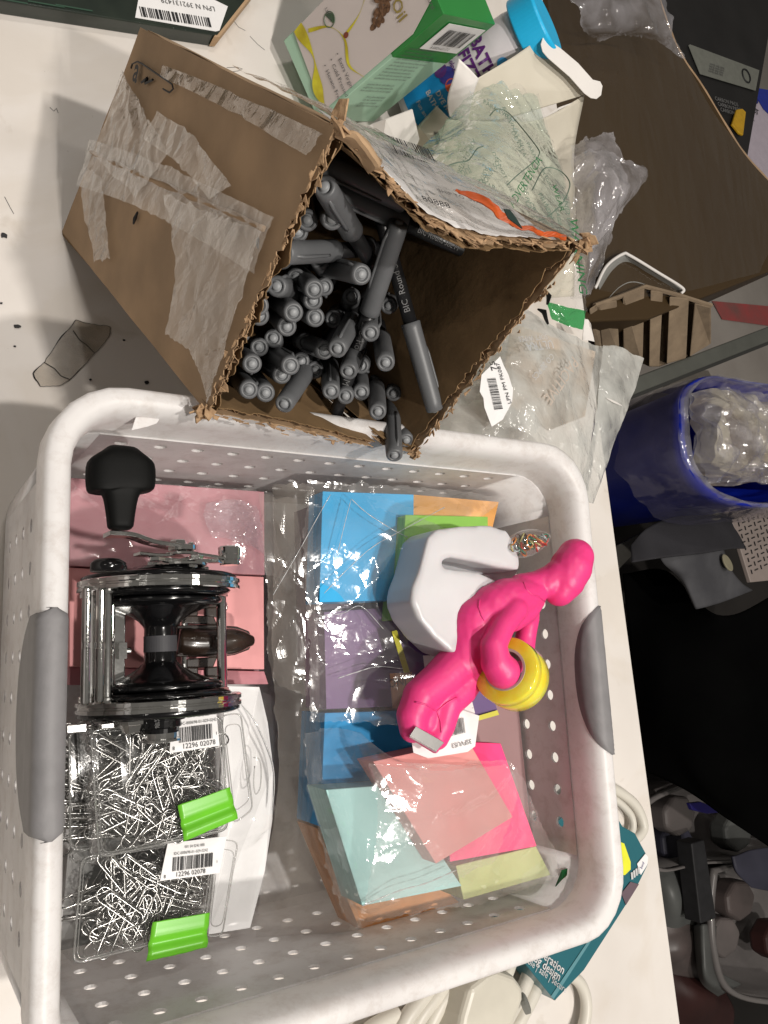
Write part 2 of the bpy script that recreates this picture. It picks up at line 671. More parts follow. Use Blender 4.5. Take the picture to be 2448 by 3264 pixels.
fz = -.78
obj("floor", [(-3, -3, fz), (5, -3, fz), (5, 4, fz), (-3, 4, fz)], [(0, 1, 2, 3)], MT['floor'], kind="structure")
red = mat("red_floor_paint", (.42, .07, .07), rough=.6, col2=(.20, .10, .09), scale=9, thr=(.3, .6))
o = obj("floor_marking", [W(1538, 650, fz + .004), W(1700, 665, fz + .004), W(1720, 712, fz + .004), W(1560, 690, fz + .004)], [(0, 1, 2, 3)], red, kind="structure")

obj("floor_shade_sheet", [W(1100, 1080, fz + .006), W(2300, 1080, fz + .006), W(2300, 2700, fz + .006), W(1100, 2700, fz + .006)], [(0, 1, 2, 3)],  # added dark sheet, stands in for shaded floor between the bins
    mat("floor_shade_dark", (.022, .019, .017), rough=.9, var=.4, scale=6), kind="structure")

# ================================================================== BASKET
ZR = .165


def rrect(x0, x1, y0, y1, r, nseg=6, npx=34, npy=30):
    """closed loop, counter-clockwise, same vertex count for every call"""
    pts = []
    for (cx_, cy_, a0, nn, dx, dy) in ((x1 - r, y0 + r, -90, npy, 0, 1), (x1 - r, y1 - r, 0, npx, -1, 0),
                                       (x0 + r, y1 - r, 90, npy, 0, -1), (x0 + r, y0 + r, 180, npx, 1, 0)):
        for k in range(nseg + 1):
            a = math.radians(a0 + 90 * k / nseg)
            pts.append((cx_ + r * math.cos(a), cy_ + r * math.sin(a)))
        L = (y1 - y0 - 2 * r) if dy else (x1 - x0 - 2 * r)
        ex, ey = pts[-1]
        for k in range(1, nn):
            pts.append((ex + dx * L * k / nn, ey + dy * L * k / nn))
    return pts


LOOPS = [  # x0, x1, y0, y1, r, z
    (-.0030, .3715, -.3325, .0030, .040, ZR - .024),
    (-.0034, .3722, -.3330, .0034, .040, ZR - .022),
    (-.0030, .3715, -.3325, .0030, .040, ZR - .005),
    (-.0022, .3707, -.3317, .0022, .039, ZR - .0015),
    (-.0002, .3686, -.3296, .0002, .037, ZR),
    (.0055, .3625, -.3240, -.0052, .034, ZR + .0001),
    (.0088, .3590, -.3205, -.0085, .031, ZR - .0022),
    (.0104, .3570, -.3185, -.0108, .029, ZR - .007),
    (.0108, .3562, -.3172, -.0120, .028, ZR - .014),
    (.0092, .3566, -.3172, -.0128, .028, ZR - .024),
    (.0012, .3590, -.3184, -.0143, .030, ZR - .030),
    (-.0008, .3590, -.3185, -.0148, .030, .1335),
]
lv, lf = [], []
NP = None
for (x0, x1, y0, y1, r, z) in LOOPS:
    L = rrect(x0, x1, y0, y1, r)
    NP = len(L)
    lv += [(x, y, z) for x, y in L]
nl = len(LOOPS)
for i in range(nl - 1):
    for k in range(NP):
        k2 = (k + 1) % NP
        lf.append((i * NP + k, i * NP + k2, (i + 1) * NP + k2, (i + 1) * NP + k))
basket = empty("storage_basket", (.18, -.16, 0), "white perforated plastic basket with grey grips, full of stationery", "basket")
obj("rim", lv, lf, MT['basket'], basket, smooth=True)

# perforated walls: a quad net with a round hole in every cell
PITCH, ROW = .0225, .0280
zrow = [.119, .091, .063, .035]


def wall(name, p0, p1, zt, zb, inw, n, holes=True, first=0):
    """straight panel from p0 to p1; hole rows at zrow"""
    p0, p1 = Vector(p0), Vector(p1)
    d = (p1 - p0)
    L = d.length
    d.normalize()
    vs, fs = [], []

    def vert(a, z):
        vs.append(p0 + d * a + Vector((0, 0, z)))
        return len(vs) - 1
    off = (L - n * PITCH) / 2
    zs = []
    for z in zrow:
        zs += [(z + ROW / 2, z - ROW / 2, z)]
    # solid band over the holes
    fs.append((vert(0, zt), vert(L, zt), vert(L, zs[0][0]), vert(0, zs[0][0])))
    fs.append((vert(0, zs[-1][1]), vert(L, zs[-1][1]), vert(L, zb), vert(0, zb)))
    R = .0038
    N = 14
    for za, zb2, zc in zs:
        if off > 1e-4:
            fs.append((vert(0, za), vert(off, za), vert(off, zb2), vert(0, zb2)))
            fs.append((vert(L - off, za), vert(L, za), vert(L, zb2), vert(L - off, zb2)))
        for i in range(n):
            a0, a1 = off + i * PITCH, off + (i + 1) * PITCH
            ac = (a0 + a1) / 2
            hole = [vert(ac + R * math.cos(2 * math.pi * k / N), zc + R * math.sin(2 * math.pi * k / N)) for k in range(N)]
            rim_ = []
            for k in range(N):
                c, s_ = math.cos(2 * math.pi * k / N), math.sin(2 * math.pi * k / N)
                t = min(PITCH / 2 / max(abs(c), 1e-6), ROW / 2 / max(abs(s_), 1e-6))
                rim_.append(vert(ac + t * c, zc + t * s_))
            for k in range(N):
                k2 = (k + 1) % N
                fs.append((hole[k], rim_[k], rim_[k2], hole[k2]))
            # corner triangles
            cs = [vert(a1, za), vert(a0, za), vert(a0, zb2), vert(a1, zb2)]
            for q, cidx in enumerate(cs):
                ang = math.atan2((1, 1, -1, -1)[q] * ROW, (1, -1, -1, 1)[q] * PITCH) % (2 * math.pi)
                k = int(ang / (2 * math.pi / N))
                fs.append((rim_[k], cidx, rim_[(k + 1) % N]))
    o = obj(name, vs, fs, MT['basket'], basket)
    md = o.modifiers.new("s", 'SOLIDIFY')
    md.thickness = .0018
    md.offset = 0
    return o


def weld(o):
    bm = bmesh.new()
    bm.from_mesh(o.data)
    bmesh.ops.remove_doubles(bm, verts=bm.verts, dist=1e-5)
    bmesh.ops.recalc_face_normals(bm, faces=bm.faces)
    bm.to_mesh(o.data)
    bm.free()


WX0, WX1, WY0, WY1, WR = -.0008, .3590, -.3185, -.0148, .030
for nm, a, c, n in (("side_wall", (WX0 + WR, WY1, 0), (WX1 - WR, WY1, 0), 13), ("side_wall", (WX0 + WR, WY0, 0), (WX1 - WR, WY0, 0), 13),
                    ("side_wall", (WX0, WY0 + WR, 0), (WX0, WY1 - WR, 0), 10), ("side_wall", (WX1, WY0 + WR, 0), (WX1, WY1 - WR, 0), 10)):
    weld(wall(nm, a, c, .1335, .009, None, n))
for (cx_, cy_, a0) in ((WX1 - WR, WY0 + WR, -90), (WX1 - WR, WY1 - WR, 0), (WX0 + WR, WY1 - WR, 90), (WX0 + WR, WY0 + WR, 180)):
    cv, cf, base = [], [], 0
    for k in range(9):
        a = math.radians(a0 + 90 * k / 8)
        for z in (.1335, .009):
            cv.append((cx_ + WR * math.cos(a), cy_ + WR * math.sin(a), z))
    for k in range(8):
        cf.append((base + 2 * k, base + 2 * k + 1, base + 2 * k + 3, base + 2 * k + 2))
    obj("corner_wall", cv, cf, MT['basket'], basket, smooth=True, solid=.0018)
fl = rrect(WX0, WX1, WY0, WY1, WR)
fl2 = rrect(WX0 + .005, WX1 - .005, WY0 + .005, WY1 - .005, WR - .005)
n_ = len(fl)
obj("base", [(x, y, .009) for x, y in fl] + [(x, y, .0035) for x, y in fl2], [(i, (i + 1) % n_, n_ + (i + 1) % n_, n_ + i) for i in range(n_)] + [tuple(range(n_, 2 * n_))], MT['basket'], basket, solid=.0018)

# grey grips wrapped over the two short rims
def grip(right):
    prof = []
    for (x0, x1, y0, y1, r, z) in LOOPS:
        prof.append(Vector(((x1 if right else x0), 0, z)))
    x_out = prof[0].x
    pre = [Vector((x_out, 0, z)) for z in (.095, .110, .125)]
    prof = pre + prof
    cum = [0]
    for i in range(1, len(prof)):
        cum.append(cum[-1] + (prof[i] - prof[i - 1]).length)

    def at(sv):
        sv = max(0, min(cum[-1], sv))
        for i in range(1, len(cum)):
            if sv <= cum[i]:
                t = (sv - cum[i - 1]) / max(cum[i] - cum[i - 1], 1e-9)
                p = prof[i - 1].lerp(prof[i], t)
                d = (prof[i] - prof[i - 1]).normalized()
                nrm = Vector((d.z, 0, -d.x)) * (1 if right else -1)
                return p, nrm
    yc, hl = (-.1668, .0545) if right else (-.164, .0525)
    s_top = cum[len(pre) + 4]
    if right:
        lo, hi = cum[len(pre)] + .002, cum[-1] - .016
        c0, c1 = s_top - .012, s_top - .0115
    else:
        lo, hi = .006, s_top + .0125
        c0, c1 = s_top + .000, s_top + .0125
    vs, fs = [], []
    NY, NS = 36, 26
    for i in range(NY + 1):
        t = -1 + 2 * i / NY
        e = math.sqrt(max(0, 1 - abs(t) ** 2.2))
        if right:
            a, bb = lo, c1 + (hi - c1) * e
        else:
            a, bb = c0 + (lo - c0) * e, hi - .0005 + 0 * e
            bb = s_top + (hi - s_top) * (.35 + .65 * min(1, e * 2.2))
        for k in range(NS + 1):
            sv = a + (bb - a) * k / NS
            p, nn = at(sv)
            p2, n2 = at(sv + .002)
            p3, n3 = at(sv - .002)
            nn = (nn + n2 + n3).normalized()
            edge_ = min(k, NS - k, 3) / 3
            h = .0006 + .0013 * edge_ * min(1, e * 3)
            vs.append(Vector((p.x, yc + hl * t, p.z)) + nn * h)
    for i in range(NY):
        for k in range(NS):
            q = i * (NS + 1) + k
            fs.append((q, q + 1, q + NS + 2, q + NS + 1))
    obj("grip", vs, fs, MT['grip'], basket, smooth=True)


grip(True)
grip(False)
# moulded thumb notches at the rim corners
for pts in ([(293, 902), (347, 900), (338, 915), (318, 922), (284, 930)],):
    patch("moulded_notch", [W(u, v, ZR - .008) for u, v in pts], MT['basket'], basket, th=.001)

# ================================================================== CARTON OF PENS
cA, cB = Vector((.0700, .0557, .3334)), Vector((.2122, .0510, .3200))
cC, cD = Vector((.2158, -.0151, .1644)), Vector((.0736, -.0104, .1777))
cE, cF = Vector((.0462, .2322, .1486)), Vector((.0298, .1719, .0000))
cG, cH = cB + (cE - cA), cC + (cF - cD)
cU = ((cE - cA) + (cF - cD)).normalized()
cN = (cD - cA).cross(cB - cA).normalized()
carton = empty("carton", (.10, .10, 0), "brown cardboard carton torn open at one side, full of pens, leaning on the basket", "carton")


def cwall(name, m0, m1, b1, b0, inward, th=.0042, nu=70, nv=26, seed=1, jag=.0035, wob=.0012, sag=0.0, start=0.0, parent=carton, dent=0.0):
    """corrugated wall: mouth edge m0-m1 torn ragged, far edge b0-b1. Two liners and a fluted core."""
    m0, m1, b0, b1, inward = map(Vector, (m0, m1, b0, b1, inward))
    inward = inward.normalized()

    def pt(a, c, side, extra=0):
        e0 = m0.lerp(m1, a)
        e1 = b0.lerp(b1, a)
        L = (e1 - e0)
        q = e0 + L * c
        j = 1.3 * noise.noise(Vector((a * 12, seed, side * .9))) + .8 * noise.noise(Vector((a * 45, seed + 4, side * 1.4))) + .35 * noise.noise(Vector((a * 120, seed + 9, side * 3)))
        q = q + L.normalized() * (j * jag + extra) * max(0, 1 - c * 5)
        q = q + inward * (wob * noise.noise(q * 22 + Vector((seed, 0, 0))) + .0022 * noise.noise(Vector((a * 9, c * 3, seed))) * max(0, 1 - c * 4))
        q = q - inward * sag * math.sin(math.pi * a) * max(0, 1 - c * 2.2)
        if dent:
            q = q + inward * dent * min(1, a * 2.5) * min(1, (1 - a) * 2.5) ** .9 * max(0, 1 - c * 3.2) ** 1.5
        return q
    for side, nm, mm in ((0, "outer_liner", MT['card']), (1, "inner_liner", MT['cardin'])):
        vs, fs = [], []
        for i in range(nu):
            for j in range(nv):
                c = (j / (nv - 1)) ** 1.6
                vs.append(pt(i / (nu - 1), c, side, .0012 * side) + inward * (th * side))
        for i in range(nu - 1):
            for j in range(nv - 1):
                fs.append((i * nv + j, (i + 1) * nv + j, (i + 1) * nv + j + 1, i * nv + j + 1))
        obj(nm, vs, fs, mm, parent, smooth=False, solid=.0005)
    # flutes running away from the mouth
    vs, fs = [], []
    Lm = (m1 - m0).length
    nw = int(Lm / .0070) * 6
    for i in range(nw + 1):
        a = i / nw
        h = th * (.5 + .42 * math.sin(a * nw / 6 * 2 * math.pi))
        for c in (0.0, .06):
            vs.append(pt(a, c, .5, .0050) + inward * h)
    for i in range(nw):
        fs.append((2 * i, 2 * i + 1, 2 * i + 3, 2 * i + 2))
    obj("flute", vs, fs, MT['flute'], parent, solid=.0004)


inL = (cB - cA).normalized()
cwall("left", cA, cD, cF, cE, inL, seed=3, jag=.004, wob=.0008)
# wall under the labels; its left end dips where it is torn
inT = (cD - cA).normalized()
cwall("top", cA + inL * .004, cB, cG, cE + inL * .004, inT, seed=8, jag=.0045, dent=.021)
cwall("right", cB, cC, cH, cG, -inL, seed=12, jag=.003)
# lower wall: two flaps with a gap between them
inB = (cA - cD).normalized()
mL = Wp(806, 966, cD, cN)
kL = Wp(655, 846, cD + cU * .030, cN)
cwall("flap", cD, mL, kL + cU * .09, cD + cU * .16, inB, seed=21, jag=.002, wob=.0008, sag=-.002)
mR = Wp(822, 964, cD, cN) + inB * .002
cwall("flap", mR, cC, cH.lerp(cC, .35), kL + cU * .06 + inL * .006, inB, seed=27, jag=.0025, sag=.001)
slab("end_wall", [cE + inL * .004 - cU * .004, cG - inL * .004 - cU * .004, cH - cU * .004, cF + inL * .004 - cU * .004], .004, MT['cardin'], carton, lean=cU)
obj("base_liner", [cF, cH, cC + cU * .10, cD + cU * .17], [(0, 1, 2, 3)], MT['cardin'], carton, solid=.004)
# a torn corner curl at A, B, C and D
for k, (p, dr) in enumerate(((cA, Vector((-.2, .1, 1))), (cB, Vector((1, -.1, .1))), (cC, Vector((.3, -.6, -.7))), (cD, Vector((-.7, -.5, -.4))))):
    mb = MB()
    rnd = random.Random(k)
    for j in range(4 if k == 0 else 7):
        d = (dr.normalized() + Vector((rnd.gauss(0, .5), rnd.gauss(0, .5), rnd.gauss(0, .5)))).normalized()
        q = d.cross(Vector((rnd.random(), rnd.random(), rnd.random()))).normalized() * .0035
        c0 = p + Vector((rnd.uniform(-.002, .002), rnd.uniform(-.001, .002), rnd.uniform(-.003, .003)))
        mb.add([c0 - q, c0 + q, c0 + q * .5 + d * .006, c0 - q * .6 + d * .0075], [(0, 1, 2, 3)])
    mb.build("torn_edge", MT['flute'], carton, solid=.0009, kind="stuff")
# tent-like fold next to corner A
fA = Wp(727, 285, cA, cN)
surf("torn_flap", [[Wp(722, 292, cA, cN), Wp(760, 318, cA, cN), Wp(800, 372, cA, cN)],
                   [Wp(730, 282, cA, cN) - cU * .002, Wp(770, 292, cA, cN) - cU * .003, Wp(812, 352, cA, cN) - cU * .003],
                   [Wp(735, 300, cA + cU * .03, cN), Wp(775, 310, cA + cU * .03, cN), Wp(820, 350, cA + cU * .03, cN)]], 22, 14, MT['card'], carton, amp=.0008, sc=80, solid=.0018, edge=.001)

rnd = random.Random(77)
for (p0_, p1_, n_, dn) in ((cA, cD, 90, 0), (cB, cC, 70, 0), (cA, cB, 80, .021), (cD, mL, 36, 0)):
    mb = MB()
    for j in range(n_):
        a = rnd.random()
        p = p0_.lerp(p1_, a) + (inT * dn * min(1, a * 2.5) * min(1, (1 - a) * 2.5) ** .9 if dn else V0)
        p = p + Vector((rnd.gauss(0, .0012), rnd.gauss(0, .0012), rnd.gauss(0, .0012)))
        e_ = (p1_ - p0_).normalized()
        d = (-cU * rnd.uniform(.2, 1) + e_ * rnd.gauss(0, .6) + Vector((rnd.gauss(0, .4), rnd.gauss(0, .4), rnd.gauss(0, .4)))).normalized()
        wv = e_ * rnd.uniform(.0008, .0034)
        L = rnd.uniform(.001, .0042)
        mb.add([p - wv, p + wv, p + wv * rnd.uniform(-.2, .9) + d * L, p - wv * rnd.uniform(-.2, .8) + d * L * rnd.uniform(.4, 1)], [(0, 1, 2, 3)])
    mb.build("torn_edge", MT['flute'], carton, solid=.0005, kind="stuff")

# outside of the left wall: seam ridge, tape layers, print
oL = -inL
nL = (cE - cA).cross(cD - cA).normalized()
if nL.dot(oL) < 0:
    nL = -nL


def onL(u, v, h=.0015):
    """point on the (slightly warped) left wall that shows at (u, v), lifted by h"""
    def bl(a, c):
        return cA.lerp(cD, a).lerp(cE.lerp(cF, a), c) + nL * (h + .0016)

    def px(p):
        q = CR @ (np.array(p) - CP)
        return np.array([829.5 - FV * q[0] / q[2], 1106.0 + FV * q[1] / q[2]])
    x = np.array([.5, .5])
    for _ in range(12):
        f0 = px(bl(*x)) - (u, v)
        J = np.array([(px(bl(x[0] + 1e-4, x[1])) - px(bl(*x))) / 1e-4, (px(bl(x[0], x[1] + 1e-4)) - px(bl(*x))) / 1e-4]).T
        x = x - np.linalg.solve(J, f0)
    return bl(*x)


mb = MB()
mb.tube(spline([onL(196, 328, 0), onL(280, 368, .0004), onL(400, 420, .0002), onL(570, 494, .0002)], 40), [.0012 + .0009 * math.sin(i * .5) ** 2 for i in range(40)], 6)
mb.build("flap_seam", MT['card'], carton, smooth=True)
surf("tape_strip", [[onL(192, 300), onL(300, 335), onL(430, 392), onL(592, 470)], [onL(182, 345), onL(300, 385), onL(420, 440), onL(575, 510)],
                    [onL(165, 400), onL(280, 440), onL(400, 500), onL(545, 590)]], 90, 34, MT['film_tape'], carton, amp=.0009, sc=55, seed=4, edge=.0018)
surf("tape_strip", [[onL(262, 150, .002), onL(300, 220, .002), onL(340, 290, .002), onL(362, 330, .002)],
                    [onL(232, 250, .002), onL(262, 300, .002), onL(300, 350, .002), onL(322, 385, .002)],
                    [onL(200, 330, .002), onL(235, 370, .002), onL(270, 400, .002), onL(292, 425, .002)]], 60, 40, MT['film_tape'], carton, amp=.0010, sc=60, seed=14, edge=.0018)
surf("tape_strip", [[onL(350, 415, .0025), onL(380, 560, .0025), onL(360, 720, .0025)],
                    [onL(480, 470, .0025), onL(480, 600, .0025), onL(420, 770, .0025)],
                    [onL(566, 500, .0025), onL(520, 640, .0025), onL(448, 870, .0025)]], 70, 60, MT['film_tape'], carton, amp=.0012, sc=50, seed=24, edge=.003)
surf("tape_strip", [[onL(180, 355, .002), onL(176, 440, .002), onL(205, 560, .002)], [onL(215, 385, .002), onL(228, 470, .002), onL(240, 560, .002)]],
     50, 20, MT['film_tape'], carton, amp=.001, sc=60, seed=34, edge=.003)
surf("tape_strip", [[onL(350, 140, .0012), onL(480, 190, .0012), onL(640, 262, .0012), onL(700, 290, .0012)], [onL(345, 165, .0012), onL(470, 225, .0012), onL(600, 300, .0012), onL(660, 335, .0012)]],
     50, 12, MT['film_tape'], carton, amp=.0006, sc=50, seed=44, edge=.003)
# printed mark, rotated as the box lies
surf("tape_strip", [[onL(340, 240, .003), onL(420, 300, .003), onL(500, 400, .003)], [onL(310, 300, .003), onL(380, 350, .003), onL(450, 430, .003)]],
     50, 24, MT['film_tape'], carton, amp=.0012, sc=50, seed=54, edge=.0018)
eu = (onL(345, 185) - onL(292, 145)).normalized()
ev = (onL(300, 120) - onL(284, 152)).normalized()
text("a", onL(286, 172, .0012), eu, ev, .019, MT['ink'], carton, sx=1.1, bold=.02)
mb = MB()
mb.tube([onL(u, v, .0006) for u, v in ((283, 148), (286, 138), (296, 133), (306, 137), (372, 182), (374, 192), (366, 200), (352, 192))], .0005, 4)
mb.tube([onL(u, v, .0006) for u, v in ((306, 178), (318, 168), (314, 180), (330, 172))], .0008, 4)
mb.build("printed_mark", MT['ink'], carton, kind="stuff")
mb = MB()
mb.tube([onL(297, 458, .0004), onL(291, 472, .0004), onL(288, 484, .0004)], [.0006, .0012, .0005], 5)
mb.build("ink_mark", MT['ink'], carton)

# outside of the label wall
nT = (cG - cA).cross(cB - cA).normalized()
if nT.dot(cD - cA) > 0:
    nT = -nT


def onT(u, v, h=.0015):
    return Wp(u, v, cA + nT * h, nT)


def inTop(a, c, h):
    """a along A-B, c away from the mouth, in metres above the wall"""
    return cA.lerp(cB, a) + (cE - cA) * c + nT * h


def topP(a, c, h):
    """outer face of the dented label wall; a from A to B, c from the mouth to the far edge"""
    q = cA.lerp(cB, a).lerp(cE.lerp(cG, a), c)
    return q + inT * .021 * min(1, a * 2.5) * min(1, (1 - a) * 2.5) ** .9 * max(0, 1 - c * 3.2) ** 1.5 - inT * h


def topsheet(nm, a0, a1, c0, c1, h, m, amp, seed, n=9, **k):
    return surf(nm, [[topP(a0 + (a1 - a0) * i / (n - 1), c0 + (c1 - c0) * j / 5, h) for i in range(n)] for j in range(6)], 70, 30, m, carton, amp=amp, sc=60, seed=seed, **k)


topsheet("shipping_label", .20, .90, .012, .30, .0022, MT['paper'], .0006, 71, edge=.003, solid=.0003)
dX = topP(.8, .06, 0) - topP(.4, .06, 0)
dY = topP(.6, .02, 0) - topP(.6, .16, 0)
barcode(topP(.42, .20, .0042), dX, -dY, .026, .016, carton, seed=3)
text("80888", topP(.40, .035, .0040), dX, -dY, .0062, MT['ink'], carton)
text("SHIP TO  WAREHOUSE", topP(.52, .10, .0042), dX, -dY, .0042, MT['inkgrey'], carton)
topsheet("tape_strip", .06, .97, .004, .32, .0050, MT['film_tape'], .0014, 51, edge=.0018)
orange = mat("orange_wrapper", s(186, 80, 26), rough=.5, var=.3, scale=90, bump=.4, bscale=160)
surf("tape_strip", [[inTop(.12, .0, .003), inTop(.5, .0, .003), inTop(.94, .0, .003)], [inTop(.12, .25, .004), inTop(.5, .3, .004), inTop(.94, .25, .004)],
                    [inTop(.12, .6, .003), inTop(.5, .6, .003), inTop(.94, .6, .003)]], 60, 30, MT['film_tape'], carton, amp=.0012, sc=60, seed=51, edge=.003)
wr = surf("wrapper", [[W(984, 411, .318), W(1008, 420, .318), W(1062, 458, .318), W(1100, 486, .318), W(1150, 503, .318), W(1216, 519, .318)],
                      [W(990, 407, .318), W(1036, 418, .318), W(1072, 446, .318), W(1110, 482, .318), W(1165, 496, .318), W(1219, 508, .318)]],
          46, 8, orange, amp=.0015, sc=90, seed=2, edge=.002, solid=.0006)
tag(wr, "crumpled orange wrapper strip sticking out behind the carton's torn top edge", "wrapper")
ws = patch("foil_scrap", [W(1088, 452, .334), W(1098, 472, .334), W(1128, 494, .334), W(1112, 468, .334), W(1100, 453, .334)], mat("dark_green_foil", (.02, .035, .03), rough=.2), th=.0006)
tag(ws, "tiny dark green foil scrap by the orange wrapper", "scrap")

# ------------------------------------------------------------------ pens
MT['cap'] = mat("frosted_grey_cap", (.13, .134, .14), rough=.42, var=.12, scale=60, trans=.10, bump=.04, bscale=600)
MT['plug'] = mat("cap_plug", (.27, .28, .29), rough=.45, var=.1)
MT['barrel'] = mat("black_barrel", (.014, .014, .015), rough=.33, var=.3)


def make_pen():
    """cap end at the origin, pointing to +Z; barrel runs to -Z"""
    root = bpy.data.objects.new("pen", None)
    COL.objects.link(root)
    mb = MB()
    mb.lathe((0, 0, 0), (0, 0, -1), [(.0010, .0028), (.0002, .0032), (0, .0040), (.0008, .0050), (.006, .0053), (.030, .0055), (.0505, .0056), (.0535, .0058), (.0540, .0052)], 22, cap=False)
    cap = mb.build("cap", MT['cap'], root, smooth=True)
    mb = MB()
    mb.lathe((0, 0, -.0012), (0, 0, 1), [(0, .0030), (.0002, .0030), (.0002, .0022), (.0014, .0021), (.0019, .0015), (.0020, .0002)], 16)
    mb.build("plug", MT['plug'], cap, smooth=True)
    mb = MB()
    mb.tube([(.0044, 0, -.004), (.0060, 0, -.010), (.0060, 0, -.034), (.0056, 0, -.038)], [.0010, .0009, .0008, .0007], 6)
    mb.build("clip", MT['cap'], cap, smooth=True)
    mb = MB()
    mb.lathe((0, 0, -.050), (0, 0, -1), [(0, .0041), (.085, .0041), (.092, .0040), (.0945, .0034), (.0948, .0004)], 18)
    mb.build("barrel", MT['barrel'], root, smooth=True)
    for o in (cap,):
        o.matrix_parent_inverse = Matrix.Identity(4)
    return root







def copy_tree(o, parent=None):
    c = o.copy()
    COL.objects.link(c)
    if parent is not None:
        c.parent = parent
    for ch in list(o.children):
        copy_tree(ch, c)
    return c


pen0 = make_pen()
# (end u, end v, end depth, tail u, tail v, tail depth)  depth in m inside the mouth
PENS = [
    (700, 402, .012, 822, 600, .075), (717, 473, .022, 690, 430, .13), (664, 476, .030, 640, 450, .15), (643, 500, .030, 612, 480, .15),
    (633, 452, .040, 620, 430, .15), (578, 526, .018, 545, 520, .13), (590, 530, .030, 560, 520, .15), (612, 547, .010, 760, 540, .060),
    (782, 593, .012, 640, 560, .110), (567, 610, .014, 530, 570, .14), (566, 580, .028, 540, 560, .15), (597, 618, .022, 690, 640, .14),
    (679, 626, .022, 610, 560, .13), (676, 649, .026, 640, 600, .15), (558, 660, .008, 520, 620, .13), (560, 682, .020, 530, 640, .14),
    (634, 675, .012, 560, 620, .12), (620, 706, .018, 560, 640, .13), (681, 686, .026, 620, 650, .14),
    (862, 480, .050, 770, 760, .034), (940, 888, .001, 862, 610, .062), (728, 754, .008, 790, 640, .105), (702, 757, .020, 600, 715, .12),
    (833, 784, .004, 815, 680, .110), (628, 790, .006, 540, 735, .12), (609, 810, .014, 540, 760, .13), (545, 786, .006, 490, 742, .12),
    (538, 842, .001, 485, 785, .11), (574, 849, .003, 520, 780, .12), (613, 874, -.004, 710, 730, .090), (752, 803, .012, 800, 660, .11),
    (715, 846, .010, 708, 730, .12), (746, 856, .018, 760, 760, .14), (816, 890, .000, 808, 780, .11), (852, 985, -.014, 838, 760, .105),
    (780, 848, .020, 770, 750, .14), (878, 952, .004, 830, 800, .12), (800, 720, .025, 800, 610, .14), (690, 560, .045, 720, 620, .15),
    (640, 600, .045, 600, 640, .16), (740, 460, .030, 720, 440, .15), (760, 640, .060, 740, 700, .17), (590, 730, .040, 600, 760, .16),
    (660, 740, .045, 640, 720, .17), (520, 720, .030, 500, 700, .15), (650, 780, .040, 640, 760, .16), (700, 620, .055, 690, 600, .17),
    (720, 690, .055, 740, 660, .17), (560, 750, .035, 540, 740, .16), (680, 800, .035, 690, 780, .16), (610, 560, .045, 600, 540, .16),
    (840, 660, .060, 850, 640, .17), (790, 540, .060, 800, 520, .17), (780, 790, .045, 790, 770, .16), (850, 850, .035, 850, 800, .15),
]
LAB = {0: ("capped pen lying across the others under the carton's top corner, dark cap end up", None),
       7: ("capped grey pen lying sideways across the pile near the torn left edge", None),
       8: ("capped pen pointing right in the middle of the pile, round cap end towards us", None),
       19: ("long black pen with white lettering slanting across the carton's middle", None),
       20: ("lone capped pen leaning against the carton's bare right wall", None),
       21: ("thick grey capped pen in the middle of the pile, beside the lettered black pen", None),
       29: ("grey capped pen slanting down to the gap between the carton's lower flaps", None),
       34: ("capped pen sticking farthest out of the carton, over the basket wall", None)}
pens = []
for k, (u, v, d0, u2, v2, d1) in enumerate(PENS):
    p = Wp(u, v, cA + cU * d0, cN)
    q = Wp(u2, v2, cA + cU * d1, cN)
    d = (p - q).normalized()
    o = pen0 if k == 0 else copy_tree(pen0)
    pens.append(o)
    o.location = p - d * 0.0
    rot = d.to_track_quat('Z', 'Y')
    o.rotation_mode = 'QUATERNION'
    o.rotation_quaternion = rot @ Matrix.Rotation(k * 1.9, 3, 'Z').to_quaternion()
    if k == 19:
        o.rotation_quaternion = rot
    lab = LAB.get(k, ("black ballpoint pen with frosted grey cap, one of the bundle filling the torn carton", 1))
    tag(o, lab[0], "pen", "capped pens bundled in the torn carton")


def pen_text(k, body, t0, size=.0052, flip=1, m=None):
    """lettering along a pen's barrel, facing the open side of the carton"""
    o = pens[k]
    p = Vector(o.location)
    ax = o.rotation_quaternion @ Vector((0, 0, -1))
    mid = p + ax * t0
    view = (Vector(CP) - mid)
    view = (view - ax * view.dot(ax)).normalized()
    side = ax.cross(view)
    e = text(body, mid + view * .0042 + side * size * .35 * flip, ax * 1, -side * flip, size, m or MT['whiteink'], o, name="lettering")
    e.matrix_parent_inverse = (Matrix.Translation(o.location) @ o.rotation_quaternion.to_matrix().to_4x4()).inverted()


pen_text(19, "BIC  Round Stic  M", .058, .0056, 1, MT["greyink"])
pen_text(20, "BIC  Round Stic  M", .060, .0050, 1, MT['greyink'])
# black pens lying deeper with their print showing
for (u, v, d0, u2, v2, d1, lb) in ((690, 350, .050, 850, 425, .055, "black pen with white print, upper of two under the label wall"),
                                   (700, 400, .055, 850, 470, .060, "black pen with white print, lower of two under the label wall")):
    p = Wp(u, v, cA + cU * d0, cN)
    q = Wp(u2, v2, cA + cU * d1, cN)
    o = copy_tree(pen0)
    d = (p - q).normalized()
    o.location = p
    o.rotation_quaternion = d.to_track_quat('Z', 'Y')
    tag(o, lb, "pen", "black pens with their print showing")
    pens.append(o)
    pen_text(len(pens) - 1, "BIC Round Stic M", .062, .0046, 1, MT["greyink"])

